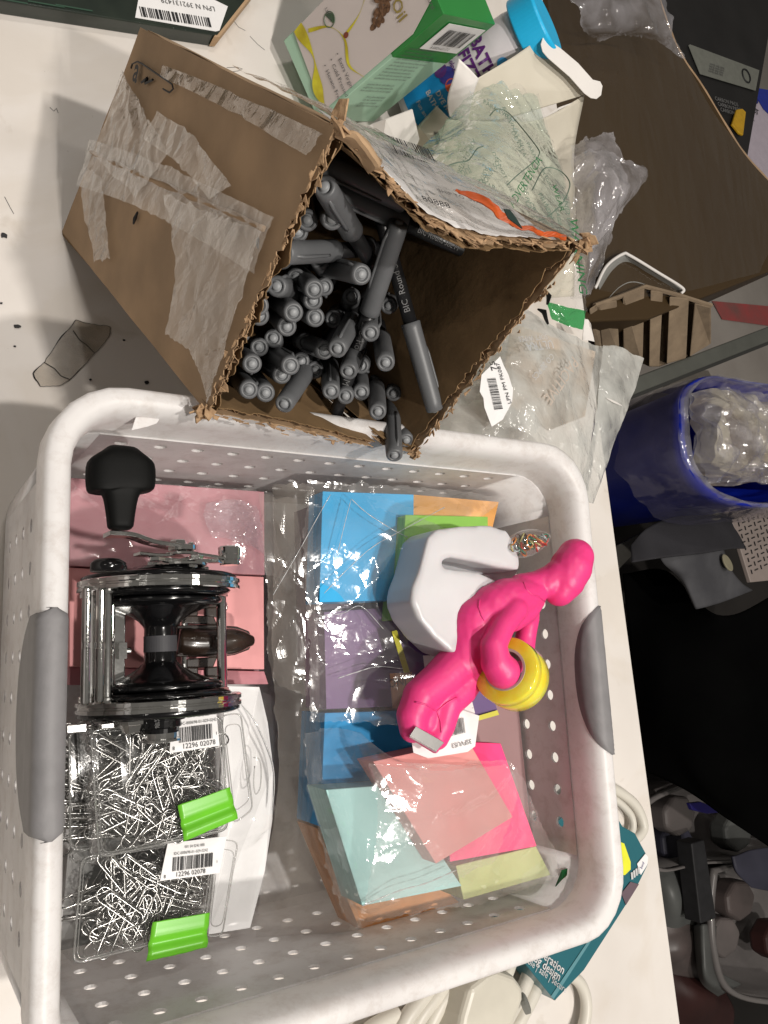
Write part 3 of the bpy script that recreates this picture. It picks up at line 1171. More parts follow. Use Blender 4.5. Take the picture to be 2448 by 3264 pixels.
# ================================================================== INSIDE THE BASKET: note pads
def pad(name, pts, z, th, col, label, parent=None, seed=1, lean=(0, 0, -1), rough=.65, group="sticky note pads in the clear bag"):
    """block of paper: pts are the top corners in the photo at height z (or (u, v, z))"""
    top = [W(*(p if len(p) == 3 else (p[0], p[1], z))) for p in pts]
    m = mat(name + "_paper", col, rough=rough, var=.07, scale=30, bump=.02)
    # sheet edges: fine lines on the sides
    n, l = nodes(m)
    b = n["Principled BSDF"]
    wv = n.new("ShaderNodeTexWave")
    wv.bands_direction = 'Z'
    wv.inputs["Scale"].default_value = 420
    wv.inputs["Distortion"].default_value = .8
    tc = n.new("ShaderNodeTexCoord")
    l.new(tc.outputs["Object"], wv.inputs[0])
    bp = n.new("ShaderNodeBump")
    bp.inputs["Strength"].default_value = .25
    bp.inputs["Distance"].default_value = .0003
    l.new(wv.outputs[1], bp.inputs["Height"])
    l.new(bp.outputs[0], b.inputs["Normal"])
    ramp = [x for x in n if x.bl_idname == "ShaderNodeValToRGB"][0]
    nz = n.new("ShaderNodeTexNoise")
    nz.inputs["Scale"].default_value = 1.0
    mpz = n.new("ShaderNodeMapping")
    mpz.inputs["Scale"].default_value = (4, 4, 1400)
    l.new(tc.outputs["Object"], mpz.inputs[0])
    l.new(mpz.outputs[0], nz.inputs[0])
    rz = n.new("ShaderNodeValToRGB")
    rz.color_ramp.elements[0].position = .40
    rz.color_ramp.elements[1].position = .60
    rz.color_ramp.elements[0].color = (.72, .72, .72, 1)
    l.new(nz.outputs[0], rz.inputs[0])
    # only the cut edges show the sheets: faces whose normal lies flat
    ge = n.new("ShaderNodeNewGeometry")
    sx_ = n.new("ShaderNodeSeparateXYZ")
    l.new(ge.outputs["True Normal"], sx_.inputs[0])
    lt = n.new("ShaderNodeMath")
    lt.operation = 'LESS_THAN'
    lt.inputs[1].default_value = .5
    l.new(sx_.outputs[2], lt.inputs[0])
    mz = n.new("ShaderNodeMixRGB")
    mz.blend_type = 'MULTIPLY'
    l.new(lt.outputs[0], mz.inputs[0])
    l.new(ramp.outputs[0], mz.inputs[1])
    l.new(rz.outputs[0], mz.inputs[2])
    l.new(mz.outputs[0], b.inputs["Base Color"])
    o = slab(name, top, th, m, lean=lean, bevel=.0005)
    tag(o, label, "note pad", group)
    return o


G1 = "pale pink note pads in film"
pad("note_pad", [(150, 1032), (571, 1062), (572, 1242), (150, 1222)], .058, .022, s(200, 138, 148), "dusty pink note pad block behind the fishing reel's handle", group=G1)
pad("note_pad", [(150, 1226), (570, 1246), (571, 1446), (150, 1440)], .055, .022, s(240, 168, 168), "lighter pink note pad block seen through the fishing reel", group=G1)
pad("note_pad", [(150, 1440), (571, 1450), (580, 1478), (150, 1480)], .048, .022, s(206, 140, 148), "dusty pink note pad edge below the reel's spool", group=G1)

pad("note_pad", [(697, 1061), (894, 1068), (893, 1296), (690, 1301)], .118, .020, s(44, 166, 222), "bright blue note pad at the top of the clear bag")
pad("note_pad", [(893, 1068), (1078, 1084), (1062, 1150), (890, 1200)], .104, .018, s(242, 176, 98), "light orange note pad peeking out behind the green one")
pad("note_pad", [(876, 1112), (1054, 1116), (1056, 1330), (862, 1338)], .128, .022, s(150, 208, 92), "lime green note pad under the white tape dispenser base")
pad("note_pad", [(700, 1322), (868, 1310), (880, 1525), (705, 1532)], .106, .030, s(124, 98, 138), "plain purple note pad below the bright blue one")
pad("note_pad", [(702, 1540), (900, 1534), (905, 1770), (692, 1786)], .104, .034, s(46, 146, 204), "deep blue note pad left of the pink pads")
pad("note_pad", [(684, 1788), (800, 1780), (994, 1950), (782, 2018)], .082, .030, s(216, 148, 92), "orange note pad beneath the pale teal one")
pad("note_pad", [(704, 1706), (850, 1695), (998, 1914), (783, 1957)], .128, .026, s(166, 208, 206), "pale teal note pad at the bottom of the bag, tilted")
pad("note_pad", [(985, 1870), (1158, 1828), (1190, 1890), (1002, 1944)], .116, .026, s(186, 196, 132), "pale yellow-green note pad in the basket's lower right corner")
pad("note_pad", [(960, 1600), (1082, 1606), (1160, 1828), (972, 1862)], .118, .014, s(255, 66, 130), "hot pink note pad under the salmon pink one")
pad("note_pad", [(806, 1645), (1012, 1600), (1108, 1765), (942, 1866)], .142, .020, s(222, 146, 142), "salmon pink note pad lying askew over the hot pink one")
pad("note_pad", [(820, 1530), (1000, 1520), (1010, 1640), (840, 1660)], .092, .03, s(150, 116, 112), "brownish pad under the barcode label")
# what carries them: the lower layers of the pack
pad("note_pad", [(690, 1085), (1060, 1100), (1075, 1420), (700, 1440)], .095, .040, s(120, 110, 128), "lower note pad layer under the blue and green pads", group="lower pads of the pack")
pad("note_pad", [(820, 1440), (1110, 1420), (1150, 1820), (840, 1840)], .088, .040, s(150, 120, 120), "lower note pad layer under the tape dispenser", group="lower pads of the pack")

# purple insert card with yellow border
ins = patch("insert_card", [W(848, 1362, .1195), W(1010, 1335, .126), W(1076, 1541, .130), W(905, 1590, .122)], mat("purple_card", s(98, 72, 124), rough=.5), th=.0006)
tag(ins, "purple insert card with yellow edge stripes under the dispenser's legs", "card")
yl = mat("yellow_stripe", s(206, 200, 70), rough=.5)
iu = (W(1076, 1541, .130) - W(905, 1590, .122)).normalized()
patch("stripe", [W(846, 1364, .1215), W(857, 1361, .1215), W(900, 1500, .1235), W(888, 1505, .1235)], yl, ins, th=.0003)
patch("stripe", [W(1074, 1534, .1315), W(1078, 1544, .1315), W(1000, 1566, .129), W(996, 1557, .129)], yl, ins, th=.0003)
ci = patch("paper_scrap", [W(914, 1416, .129), W(966, 1414, .129), W(975, 1450, .129), W(922, 1480, .129)], MT['paper'], th=.0004)
tag(ci, "white paper corner peeking out left of the pink figure's hips", "paper")
br = patch("backing_card", [W(842, 1455, .1235), W(890, 1452, .1245), W(884, 1530, .1235), W(848, 1530, .1235)], mat("kraft_card", s(170, 134, 110), rough=.6), th=.0004)
tag(br, "small kraft card printed INC beside the pink figure's knees", "card")
text("INC", W(877, 1462, .1247), W(850, 1466, .124) - W(877, 1462, .1247), W(876, 1475, .124) - W(877, 1462, .124), .0075, MT['inkgrey'], br)

# barcode sticker
lb = patch("barcode_label", [W(889, 1600, .146), W(902, 1570, .148), W(985, 1530, .150), W(1035, 1546, .150), W(1026, 1612, .149), W(1010, 1624, .149), W(925, 1638, .147), W(893, 1626, .146)], MT['paper'], th=.0004, bevel=0)
tag(lb, "white barcode sticker under the steel cutter of the dispenser", "label")
lu = (W(1030, 1548, .150) - W(895, 1580, .147)).normalized()
lvv = (W(985, 1530, .150) - W(995, 1620, .149)).normalized()
barcode(W(966, 1592, .1497), lu, lvv, .0140, .0095, lb, seed=5)
text("3SFVUS3", W(1018, 1596, .1497), -lu, -lvv, .0042, MT['inkgrey'], lb)
lb2 = patch("barcode_label", [W(968, 1512, .146), W(1016, 1500, .146), W(1026, 1541, .1475), W(975, 1552, .1475)], MT['paper'], th=.0003)
tag(lb2, "small white sticker printed New above the barcode sticker", "label")
text("New", W(1020, 1508, .1466), -lu, -lvv, .0036, MT['ink'], lb2)
text("sticky notes 3x3", W(1022, 1528, .147), -lu, -lvv, .0026, MT['ink'], lb2)

# ------------------------------------------------------------------ the clear bag over the pads
bag = empty("clear_bag", W(900, 1500, .1), "big crinkled clear plastic bag over the coloured note pads", "bag")


def bagsheet(rows, nu, nv, amp, sc, seed, m='film_bag', nm="film_layer", edge=.003):
    return surf(nm, [[W(*p) for p in r] for r in rows], nu, nv, MT[m], bag, amp=amp, sc=sc, seed=seed, edge=edge, k=4)


bagsheet([[(668, 1040, .122), (780, 1045, .126), (900, 1052, .122), (1090, 1075, .112)],
          [(655, 1180, .120), (780, 1180, .1265), (870, 1190, .134), (960, 1200, .134)],
          [(660, 1310, .112), (780, 1310, .118), (850, 1330, .120), (880, 1370, .126)],
          [(672, 1430, .110), (780, 1430, .116), (860, 1430, .124), (930, 1440, .130)],
          [(668, 1560, .108), (760, 1560, .115), (850, 1570, .128), (900, 1580, .140)]], 100, 150, .0022, 26, 3)
bagsheet([[(655, 1580, .110), (760, 1575, .118), (850, 1636, .146), (950, 1654, .150), (1090, 1640, .140)],
          [(665, 1700, .120), (760, 1690, .140), (860, 1660, .152), (1000, 1660, .152), (1125, 1680, .142)],
          [(690, 1800, .110), (770, 1800, .140), (900, 1780, .153), (1040, 1760, .152), (1160, 1760, .138)],
          [(715, 1900, .098), (780, 1920, .140), (900, 1880, .146), (1020, 1850, .150), (1190, 1820, .130)],
          [(760, 2010, .088), (820, 1990, .110), (930, 1965, .134), (1050, 1950, .124), (1215, 1890, .122)]], 170, 170, .0026, 30, 8)
bagsheet([[(800, 1650, .150), (950, 1664, .154), (1090, 1650, .146)], [(820, 1740, .154), (960, 1740, .158), (1120, 1700, .148)],
          [(790, 1950, .142), (940, 1920, .148), (1080, 1860, .142)]], 110, 110, .0040, 22, 18)
# the empty, folded part of the bag between the pads and the clip boxes
bagsheet([[(588, 1052, .112), (620, 1045, .118), (655, 1050, .120), (680, 1056, .120)],
          [(590, 1200, .108), (620, 1210, .112), (650, 1220, .116), (676, 1220, .118)],
          [(590, 1450, .104), (625, 1440, .108), (655, 1440, .110), (690, 1450, .112)],
          [(600, 1700, .085), (640, 1700, .092), (670, 1700, .096), (700, 1700, .108)],
          [(560, 1950, .060), (620, 1950, .070), (700, 1950, .080), (770, 1960, .092)],
          [(552, 2030, .050), (640, 2045, .060), (700, 2040, .070), (790, 2020, .082)]], 50, 150, .0022, 24, 15, 'film_fold')
bagsheet([[(560, 1070, .105), (610, 1075, .110), (640, 1080, .112)],
          [(575, 1250, .105), (620, 1260, .108), (660, 1270, .110)],
          [(580, 1420, .100), (620, 1430, .103), (660, 1440, .105)],
          [(600, 1480, .094), (630, 1490, .098), (665, 1500, .1)]], 40, 90, .0022, 28, 23, 'film_fold')
# pale tubes along the film's creases, standing in for their highlights
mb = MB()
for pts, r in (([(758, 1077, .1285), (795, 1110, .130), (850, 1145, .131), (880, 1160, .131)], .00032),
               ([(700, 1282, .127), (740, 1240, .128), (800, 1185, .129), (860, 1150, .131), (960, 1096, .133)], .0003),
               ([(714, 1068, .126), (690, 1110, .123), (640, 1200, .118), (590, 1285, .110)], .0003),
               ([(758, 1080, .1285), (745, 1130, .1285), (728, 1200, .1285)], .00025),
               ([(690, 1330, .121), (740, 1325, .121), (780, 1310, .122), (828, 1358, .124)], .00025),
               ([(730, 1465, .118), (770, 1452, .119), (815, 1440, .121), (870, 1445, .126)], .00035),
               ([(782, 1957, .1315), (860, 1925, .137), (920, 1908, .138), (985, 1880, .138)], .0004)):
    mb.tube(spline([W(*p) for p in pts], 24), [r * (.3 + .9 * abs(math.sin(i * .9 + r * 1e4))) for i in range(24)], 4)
mb.build("crease_glint", mat("film_glint", (.84, .85, .86), rough=.10, trans=.35), bag, smooth=True, kind="stuff")


def Wy(u, v, y):
    r = ray(u, v)
    return Vector(CP + r * ((y - CP[1]) / r[1]))


# pads under the pink ones, so that they rest on something
pad("note_pad", [(172, 1050), (560, 1075), (560, 1460), (172, 1440)], .032, .024, s(150, 110, 118), "lower pink pad layer under the fishing reel", group="lower pads of the pack")
fp = empty("clear_wrap", W(360, 1200, .06), "thin clear wrap stretched over the pink note pads", "wrap")
surf("film_layer", [[W(150, 1034, .062), W(360, 1046, .062), W(560, 1060, .062), W(590, 1070, .06)], [W(150, 1140, .062), W(360, 1150, .063), W(560, 1160, .064), W(600, 1170, .062)],
                    [W(150, 1222, .061), W(360, 1236, .061), W(560, 1242, .062), W(610, 1250, .06)]], 80, 40, MT['film_bag'], fp, amp=.0006, sc=40, seed=61, edge=.002)
surf("sparkle_patch", [[W(445, 1085, .066), W(520, 1080, .067), W(560, 1100, .066)], [W(440, 1120, .066), W(510, 1130, .068), W(565, 1140, .066)],
                       [W(460, 1160, .066), W(520, 1170, .067), W(575, 1200, .066)]], 34, 34, MT['film_crumple'], fp, amp=.0024, sc=150, seed=66, edge=.0018)

# ================================================================== FISHING REEL
RX, RZ, RY0, RY1, RR = .0700, .1080, -.0965, -.1620, .0455
reel = empty("fishing_reel", (RX, (RY0 + RY1) / 2, RZ - RR), "chrome and black conventional fishing reel with T-shaped power handle, lying in the basket", "fishing reel")
AY = Vector((0, 1, 0))


def rl(y, prof, seg=48, cx=RX, cz=RZ, cap=True):
    mb = MB()
    mb.lathe((cx, y, cz), (0, 1, 0), prof, seg, cap=cap)
    return mb


for y0, sg, nm in ((RY0, 1, "head"), (RY1, -1, "tail")):
    # chrome ring: two raised beads
    prof = [(-.0035, RR - .006), (-.0035, RR - .001), (-.0030, RR), (-.0012, RR), (-.0006, RR - .0008), (0, RR - .0008), (.0006, RR), (.0026, RR), (.0032, RR - .001), (.0032, RR - .006)]
    mb = rl(y0, prof, 72, cap=False)
    mb.build("chrome_ring", MT['chrome'], reel, smooth=False)
    # bakelite side plate bulging outwards
    if sg > 0:
        prof = [(-.003, RR - .004), (.003, RR - .0022), (.0050, RR - .002), (.0060, RR - .004), (.0068, RR - .010), (.0078, RR - .018), (.0092, .020), (.0095, .001)]
    else:
        prof = [(.003, RR - .004), (-.003, RR - .0012), (-.0052, RR - .001), (-.0066, RR - .004), (-.0072, RR - .012), (-.0078, .022), (-.0080, .001)]
    mb = rl(y0, prof, 64)
    mb.build("side_plate", MT['black'], reel, smooth=True)
    # inner face recess
    mb = rl(y0, [(-.0036 * sg, RR - .0055), (-.0050 * sg, RR - .007), (-.0064 * sg, RR - .008), (-.0070 * sg, .030), (-.0070 * sg, .001)], 64)
    mb.build("inner_plate", MT['black'], reel, smooth=True)
# spool: two dished flanges and the arbor
yi0, yi1 = RY0 - .0075, RY1 + .0075
mb = MB()
mb.lathe((RX, yi0, RZ), (0, -1, 0), [(0, .0345), (.0016, .0350), (.0030, .0340), (.0050, .027), (.0085, .018), (.0120, .0125), (.0150, .0098), (.0165, .0090),
                                     (.0250, .0090), (.0345, .0090), (.0360, .0098), (.0385, .0125), (.0420, .018), (.0455, .027), (.0475, .0340), (.0489, .0350), (.0505, .0345)], 64)
mb.build("spool", MT['black'], reel, smooth=True)
mb = MB()
ym = (yi0 + yi1) / 2
mb.lathe((RX, ym + .0045, RZ), (0, -1, 0), [(0, .0090), (0, .0093), (.009, .0093), (.009, .0090)], 40)
mb.build("arbor_tape", mat("grey_tape", (.045, .045, .05), rough=.6), reel)
# pillars round the rim
ang = [(-8, .0030, 'chrome'), (196, .0034, 'chrome'), (172, .0028, 'chrome'), (150, .0026, 'chrome'), (222, .0028, 'chrome'), (250, .0024, 'chrome'), (118, .0001, None), (-52, .0026, 'chrome')]
for a, r, mm in ang:
    if mm is None:
        continue
    a = math.radians(a)
    cx_, cz_ = RX + (RR - .0062) * math.cos(a), RZ + (RR - .0062) * math.sin(a)
    mb = MB()
    mb.lathe((cx_, RY0 - .003, cz_), (0, -1, 0), [(0, r * 1.35), (.0025, r * 1.35), (.003, r), (RY0 - RY1 - .009, r), (RY0 - RY1 - .0085, r * 1.35), (RY0 - RY1 - .006, r * 1.35)], 18)
    mb.build("pillar", MT['chrome'], reel, smooth=False)
# broad chrome cross bars on the left, one grooved
for (u0, u1, z) in ((176, 196, .140), (206, 226, .132), (232, 248, .120)):
    a, b2 = W(u0, 1380, z), W(u1, 1380, z)
    mb = MB()
    c = (a + b2) / 2
    mb.lathe((c.x, RY0 - .003, c.z), (0, -1, 0), [(0, .0040), (.001, (b2 - a).length / 2), (.028, (b2 - a).length / 2), (.0285, (b2 - a).length / 2 * .8), (.031, (b2 - a).length / 2 * .8), (.0315, (b2 - a).length / 2), (RY0 - RY1 - .007, (b2 - a).length / 2), (RY0 - RY1 - .006, .004)], 20)
    mb.build("cross_bar", MT['chrome'], reel, smooth=False)
mb = MB()
p0 = W(252, 1385, .100)
mb.box((p0.x, (RY0 + RY1) / 2, .100), (.0045, 0, 0), (0, .028, 0), (0, 0, .0015))
mb.build("seat_plate", MT['chrome'], reel, bevel=.0006)
p0 = W(263, 1406, .104)
mb = MB()
mb.box(p0, (.0022, 0, 0), (0, .0045, 0), (0, 0, .003))
mb.lathe(p0 + Vector((.002, 0, .001)), (1, 0, 0), [(0, .0018), (.0025, .0018), (.003, .0012)], 12)
mb.build("seat_screw", MT['chrome'], reel, kind="stuff")
# rear frame with half round cut-outs, square windows and the tapered foot
zf = .0800


def fr_(u, v):
    return W(u, v, zf)


outl = [(384, 1296), (445, 1296), (482, 1296), (488, 1304), (488, 1330), (482, 1338), (455, 1345), (478, 1352), (512, 1354), (540, 1366), (544, 1378), (544, 1392), (538, 1402), (508, 1414), (478, 1416),
        (455, 1424), (482, 1432), (488, 1442), (488, 1474), (480, 1482), (384, 1482)]
plate = MB()
# assembled from strips so that the windows stay open
strips = [[(386, 1292), (486, 1292), (486, 1312), (386, 1312)], [(402, 1312), (428, 1312), (428, 1330), (398, 1330)], [(444, 1312), (488, 1312), (488, 1336), (444, 1330)],
          [(404, 1330), (460, 1330), (470, 1350), (398, 1346)], [(384, 1352), (470, 1350), (478, 1352), (478, 1420), (470, 1418), (384, 1418)],
          [(478, 1352), (512, 1354), (538, 1364), (543, 1376), (543, 1392), (538, 1403), (508, 1414), (478, 1418)],
          [(404, 1424), (470, 1418), (460, 1442), (404, 1442)], [(402, 1442), (428, 1442), (428, 1460), (396, 1460)], [(444, 1442), (488, 1438), (488, 1462), (444, 1460)], [(386, 1460), (488, 1460), (484, 1484), (386, 1484)]]
for st in strips:
    mb = MB()
    top = [fr_(u, v) for u, v in st]
    c = sum(top, Vector()) / len(top)
    mb.hexa([c + (p - c) * 1.04 for p in top], [p - Vector((0, 0, .004)) for p in top])
    plate.add(mb.v, mb.f)
plate.build("reel_foot", MT['brownfilm'], reel, bevel=.0008, kind="stuff")
mb = MB()
mb.tube(spline([W(385, 1385, .0835), W(430, 1388, .0845), W(480, 1386, .0850), W(520, 1384, .084), W(542, 1384, .081)], 26), [.0078, .008, .0082, .0084] + [.0085] * 12 + [.0082, .0078, .0073, .0067, .006, .0054, .0048, .0044, .004, .0036], 16)
mb.build("clamp", MT['brownfilm'], reel, smooth=True)
for v0 in (1308, 1456):
    mb = MB()
    mb.tube(spline([W(476, v0 - 14, .0815), W(486, v0 - 8, .0815), W(489, v0 + 4, .0815), W(484, v0 + 18, .0815)], 14), .0008, 6)
    mb.build("foot_edge", MT['chrome'], reel, smooth=True)

# handle side
hb = Vector((.0735, -.0800, .1370))
mb = MB()
mb.lathe((hb.x - .004, RY0 + .004, hb.z - .012), (0, 1, 0), [(0, .024), (.0028, .0235), (.0040, .020), (.0052, .019), (.0058, .014), (.006, .001)], 40)
mb.build("gear_cover", MT['black'], reel, smooth=True)
mb = MB()
for k in range(5):
    a = math.radians(12 + 72 * k)
    d = Vector((math.cos(a), 0, math.sin(a)))
    q = Vector((-d.z, 0, d.x))
    y = RY0 + .0115
    pts = [Vector((hb.x, y, hb.z)) + d * r + q * wq for r, wq in ((.003, .003), (.014, .0022), (.0195, .0036), (.022, 0), (.0195, -.0036), (.014, -.0022), (.003, -.003))]
    mb.hexa([p + AY * .0011 for p in pts], [p - AY * .0011 for p in pts])
mb.build("star_drag", MT['chrome'], reel, bevel=.0003, kind="stuff")
for y, r, t in ((RY0 + .0085, .0135, .0016), (RY0 + .0145, .0090, .0016), (RY0 + .0172, .0075, .0030)):
    mb = MB()
    mb.lathe((hb.x, y, hb.z), (0, 1, 0), [(0, r * .9), (.0003, r), (t, r), (t + .0003, r * .9)], 26)
    mb.build("washer", MT['chrome'], reel)
# crank: bent flat arm, knob end nearer to the basket wall
ka = Vector((.0355, -.0735, .150))
kb = Vector((.0735, -.0775, .1370))
kc = Vector((.1015, -.0835, .1350))


def flatarm(name, pts, w_, th):
    vs, fs = [], []
    P_ = spline(pts, 22)
    n_ = len(P_)
    for i, p in enumerate(P_):
        t = (P_[min(i + 1, n_ - 1)] - P_[max(i - 1, 0)]).normalized()
        q = t.cross(AY).normalized()
        u = i / (n_ - 1)
        ww = w_ * (1.25 - .5 * math.sin(math.pi * u))
        for a, b_ in ((1, 1), (1, -1), (-1, -1), (-1, 1)):
            vs.append(p + q * ww * a + AY * th * b_)
    for i in range(n_ - 1):
        for k in range(4):
            fs.append((i * 4 + k, i * 4 + (k + 1) % 4, i * 4 + 4 + (k + 1) % 4, i * 4 + 4 + k))
    fs += [(0, 1, 2, 3), tuple(range(4 * n_ - 1, 4 * n_ - 5, -1))]
    return obj(name, vs, fs, MT['chrome'], reel, bevel=.0004)


arm = flatarm("crank_arm", [ka + Vector((-.006, 0, .001)), ka + Vector((.006, 0, 0)), (ka + kb) / 2 + Vector((0, -.0004, 0)), kb], .0052, .0012)
flatarm("crank_arm", [kb + Vector((-.026, -.0045, .004)), kb + Vector((-.012, -.0048, .002)), kb + Vector((0, -.0030, 0)), (kb + kc) / 2 + Vector((0, -.001, 0)), kc], .0036, .0009)
mb = MB()
mb.lathe(kb + Vector((-.002, -.0020, 0)), (0, 1, 0), [(0, .0058), (.003, .0058), (.0035, .0050), (.0060, .0046), (.0064, .0038)], 6)
mb.lathe(kb + Vector((.0045, .0000, .002)), (0, 1, 0), [(-.002, .0016), (.0028, .0016), (.0032, .0010)], 10)
mb.build("crank_nut", MT['chrome'], reel, bevel=.0003, kind="stuff")
mb = MB()
mb.lathe(kc + Vector((.0005, -.0030, 0)), (0, 1, 0), [(0, .0050), (.0004, .0056), (.0028, .0056), (.0030, .0061), (.0060, .0061), (.0062, .0064), (.0102, .0064), (.0108, .0058)], 30)
mb.build("counterweight", MT['chrome'], reel)
mb = MB()
mb.lathe((hb.x + .0035, RY0 + .0005, hb.z + .006), (0, 1, 0), [(0, .0026), (.0015, .0030), (.009, .0030), (.0098, .0024)], 16)
mb.lathe((hb.x + .0125, RY0 + .003, hb.z + .001), (0, 1, 0), [(0, .0026), (.005, .0026), (.0055, .002)], 8)
mb.lathe((hb.x + .020, RY0 + .002, hb.z - .006), (0, 1, 0), [(0, .004), (.0045, .004), (.005, .003)], 14)
mb.build("release_lever", MT['chrome'], reel, kind="stuff")
# T-shaped power knob
kn0 = ka + Vector((.0, .0014, .001))
bm_ = bmesh.new()
me = bpy.data.meshes.new("power_knob")
kv, kf = [], []
KS = [(0, .0062, .0062), (.004, .0062, .0062), (.010, .0070, .0068), (.018, .0082, .0074), (.0205, .0100, .0080), (.0212, .0150, .0084), (.0222, .0166, .0088), (.0250, .0172, .0094), (.034, .0172, .0100),
      (.0370, .0160, .0100), (.0405, .0105, .0092), (.0432, .0078, .0075), (.0445, .0060, .0045)]
seg = 22
for i, (t, rx, rz) in enumerate(KS):
    y = kn0.y + t
    for k in range(seg):
        a = 2 * math.pi * k / seg
        c, s_ = math.cos(a), math.sin(a)
        e = 1 / (abs(c) ** 4.5 + abs(s_) ** 4.5) ** (1 / 4.5)
        sh = .0016 * (1 if c > 0 else 0) * (1 if i > 5 else 0)
        kv.append((kn0.x + rx * c * e + sh * 0, y + .0020 * c * (1 if i > 5 else 0) * 0 - (.0022 if (c < -.3 and 5 <= i <= 6) else 0), kn0.z + .004 + rz * s_ * e))
for i in range(len(KS) - 1):
    for k in range(seg):
        k2 = (k + 1) % seg
        kf.append((i * seg + k, i * seg + k2, (i + 1) * seg + k2, (i + 1) * seg + k))
kf += [tuple(range(seg - 1, -1, -1)), tuple(range((len(KS) - 1) * seg, len(KS) * seg))]
obj("power_knob", kv, kf, MT['matblack'], reel, smooth=True, sub=1)
# tail side knobs
tp = W(289, 1532, .135)
mb = MB()
mb.lathe((tp.x, RY1 - .0070, .132), (0, -1, 0), [(0, .0080), (.0018, .0078), (.0022, .0066), (.0060, .0048), (.0068, .0036)], 12)
mb.build("chrome_cap", MT['chrome'], reel)
tp = W(352, 1535, .135)
mb = MB()
mb.lathe((tp.x, RY1 - .0060, .130), (0, -1, 0), [(0, .0130), (.002, .0132), (.0025, .0110), (.0055, .0112), (.0062, .0100), (.0085, .0098)], 30)
mb.build("click_knob", MT['black'], reel, smooth=False)
mb = MB()
mb.lathe((tp.x + .0005, RY1 - .0144, .130), (0, -1, 0), [(0, .0085), (.0030, .0085), (.0034, .0105), (.0046, .0105), (.005, .009)], 20)
mb.build("click_knob_cap", MT['chrome'], reel)
mb = MB()
mb.lathe((.031, RY0 + .004, .150), (0, 1, 0), [(0, .009), (.004, .009), (.006, .007), (.007, .001)], 20)
mb.build("bearing_cap", MT['black'], reel, smooth=True)
mb = MB()
c0 = W(165, 1530, .13)
mb.box((c0.x, RY1 - .0085, .128), (.0050, 0, 0), (0, .0022, 0), (0, 0, .004))
mb.box((c0.x + .015, RY1 - .0085, .130), (.0035, 0, 0), (0, .0015, 0), (0, 0, .003))
mb.build("tail_screw", MT['chrome'], reel, bevel=.0006, kind="stuff")

# ================================================================== PAPER CLIP BOXES
def make_clip():
    pts = []
    L, wd = .0330, .0076
    def arc(cx_, cy_, r, a0, a1, n=7):
        return [(cx_ + r * math.cos(math.radians(a0 + (a1 - a0) * k / n)), cy_ + r * math.sin(math.radians(a0 + (a1 - a0) * k / n))) for k in range(n + 1)]
    r1, r2, r3 = wd / 2, wd / 2 * .88, wd / 2 * .68
    p = [(.006, -r1 + .0001)]
    p += arc(L - r1, 0, r1, -90, 90)
    p += arc(r2 + .002, r1 - r2, r2, 90, 270)
    p += arc(L - .0055 - r3, r1 - r2 * 2 + r3, r3, -90, 90)
    p += [(.010, r1 - r2 * 2 + r3 * 2)]
    q = [Vector((x - L / 2, y, .0003 * math.sin(i * .8))) for i, (x, y) in enumerate(p)]
    mb = MB()
    mb.tube(q, .00050, 6)
    return mb.build("paper_clip", MT['steel'], smooth=True)


clip0 = make_clip()
first = [True]


def put_clips(n, c0, c1, c2, c3, zlo, zhi, label, seed):
    """scatter clips over the quad c0..c3 (photo coordinates at zhi)"""
    rnd = random.Random(seed)
    for i in range(n):
        a, b_ = (rnd.random(), rnd.random()) if i < n * .3 else (rnd.uniform(.10, .90), rnd.uniform(.08, .92))
        z = zlo + (zhi - zlo) * (i + .5) / n
        uv = [(c0[j] * (1 - a) + c1[j] * a) * (1 - b_) + (c3[j] * (1 - a) + c2[j] * a) * b_ for j in (0, 1)]
        p = W(uv[0], uv[1], zhi)
        o = clip0 if first[0] else clip0.copy()
        if not first[0]:
            COL.objects.link(o)
        first[0] = False
        o.location = (p.x, p.y, z + rnd.uniform(-.0008, .0008))
        tilt = rnd.gauss(0, .07) if i > n * .55 else rnd.gauss(0, .35)
        base = rnd.choice((0.2, 2.2, 1.2, 2.8)) + rnd.gauss(0, .5)
        o.rotation_euler = (rnd.gauss(0, .12) if i > n * .5 else rnd.gauss(0, .8), tilt, base)
        tag(o, label, "paper clip", "steel paper clips in the clear boxes")


CZ1, CZ2 = .118, .100
put_clips(120, (212, 1588), (462, 1566), (472, 1775), (226, 1838), CZ1 - .026, CZ1 - .004, "steel paper clip in the upper clear box, below the fishing reel", 1)
put_clips(100, (196, 1872), (448, 1832), (425, 1990), (190, 2060), CZ2 - .024, CZ2 - .004, "steel paper clip in the lower clear box, nearest the basket's bottom wall", 2)
put_clips(30, (156, 1590), (196, 1590), (205, 1820), (160, 1830), .075, .096, "steel paper clip in the half-hidden box beside the left basket wall", 3)
dk = mat("dark_box_bottom", (.06, .06, .055), rough=.5)


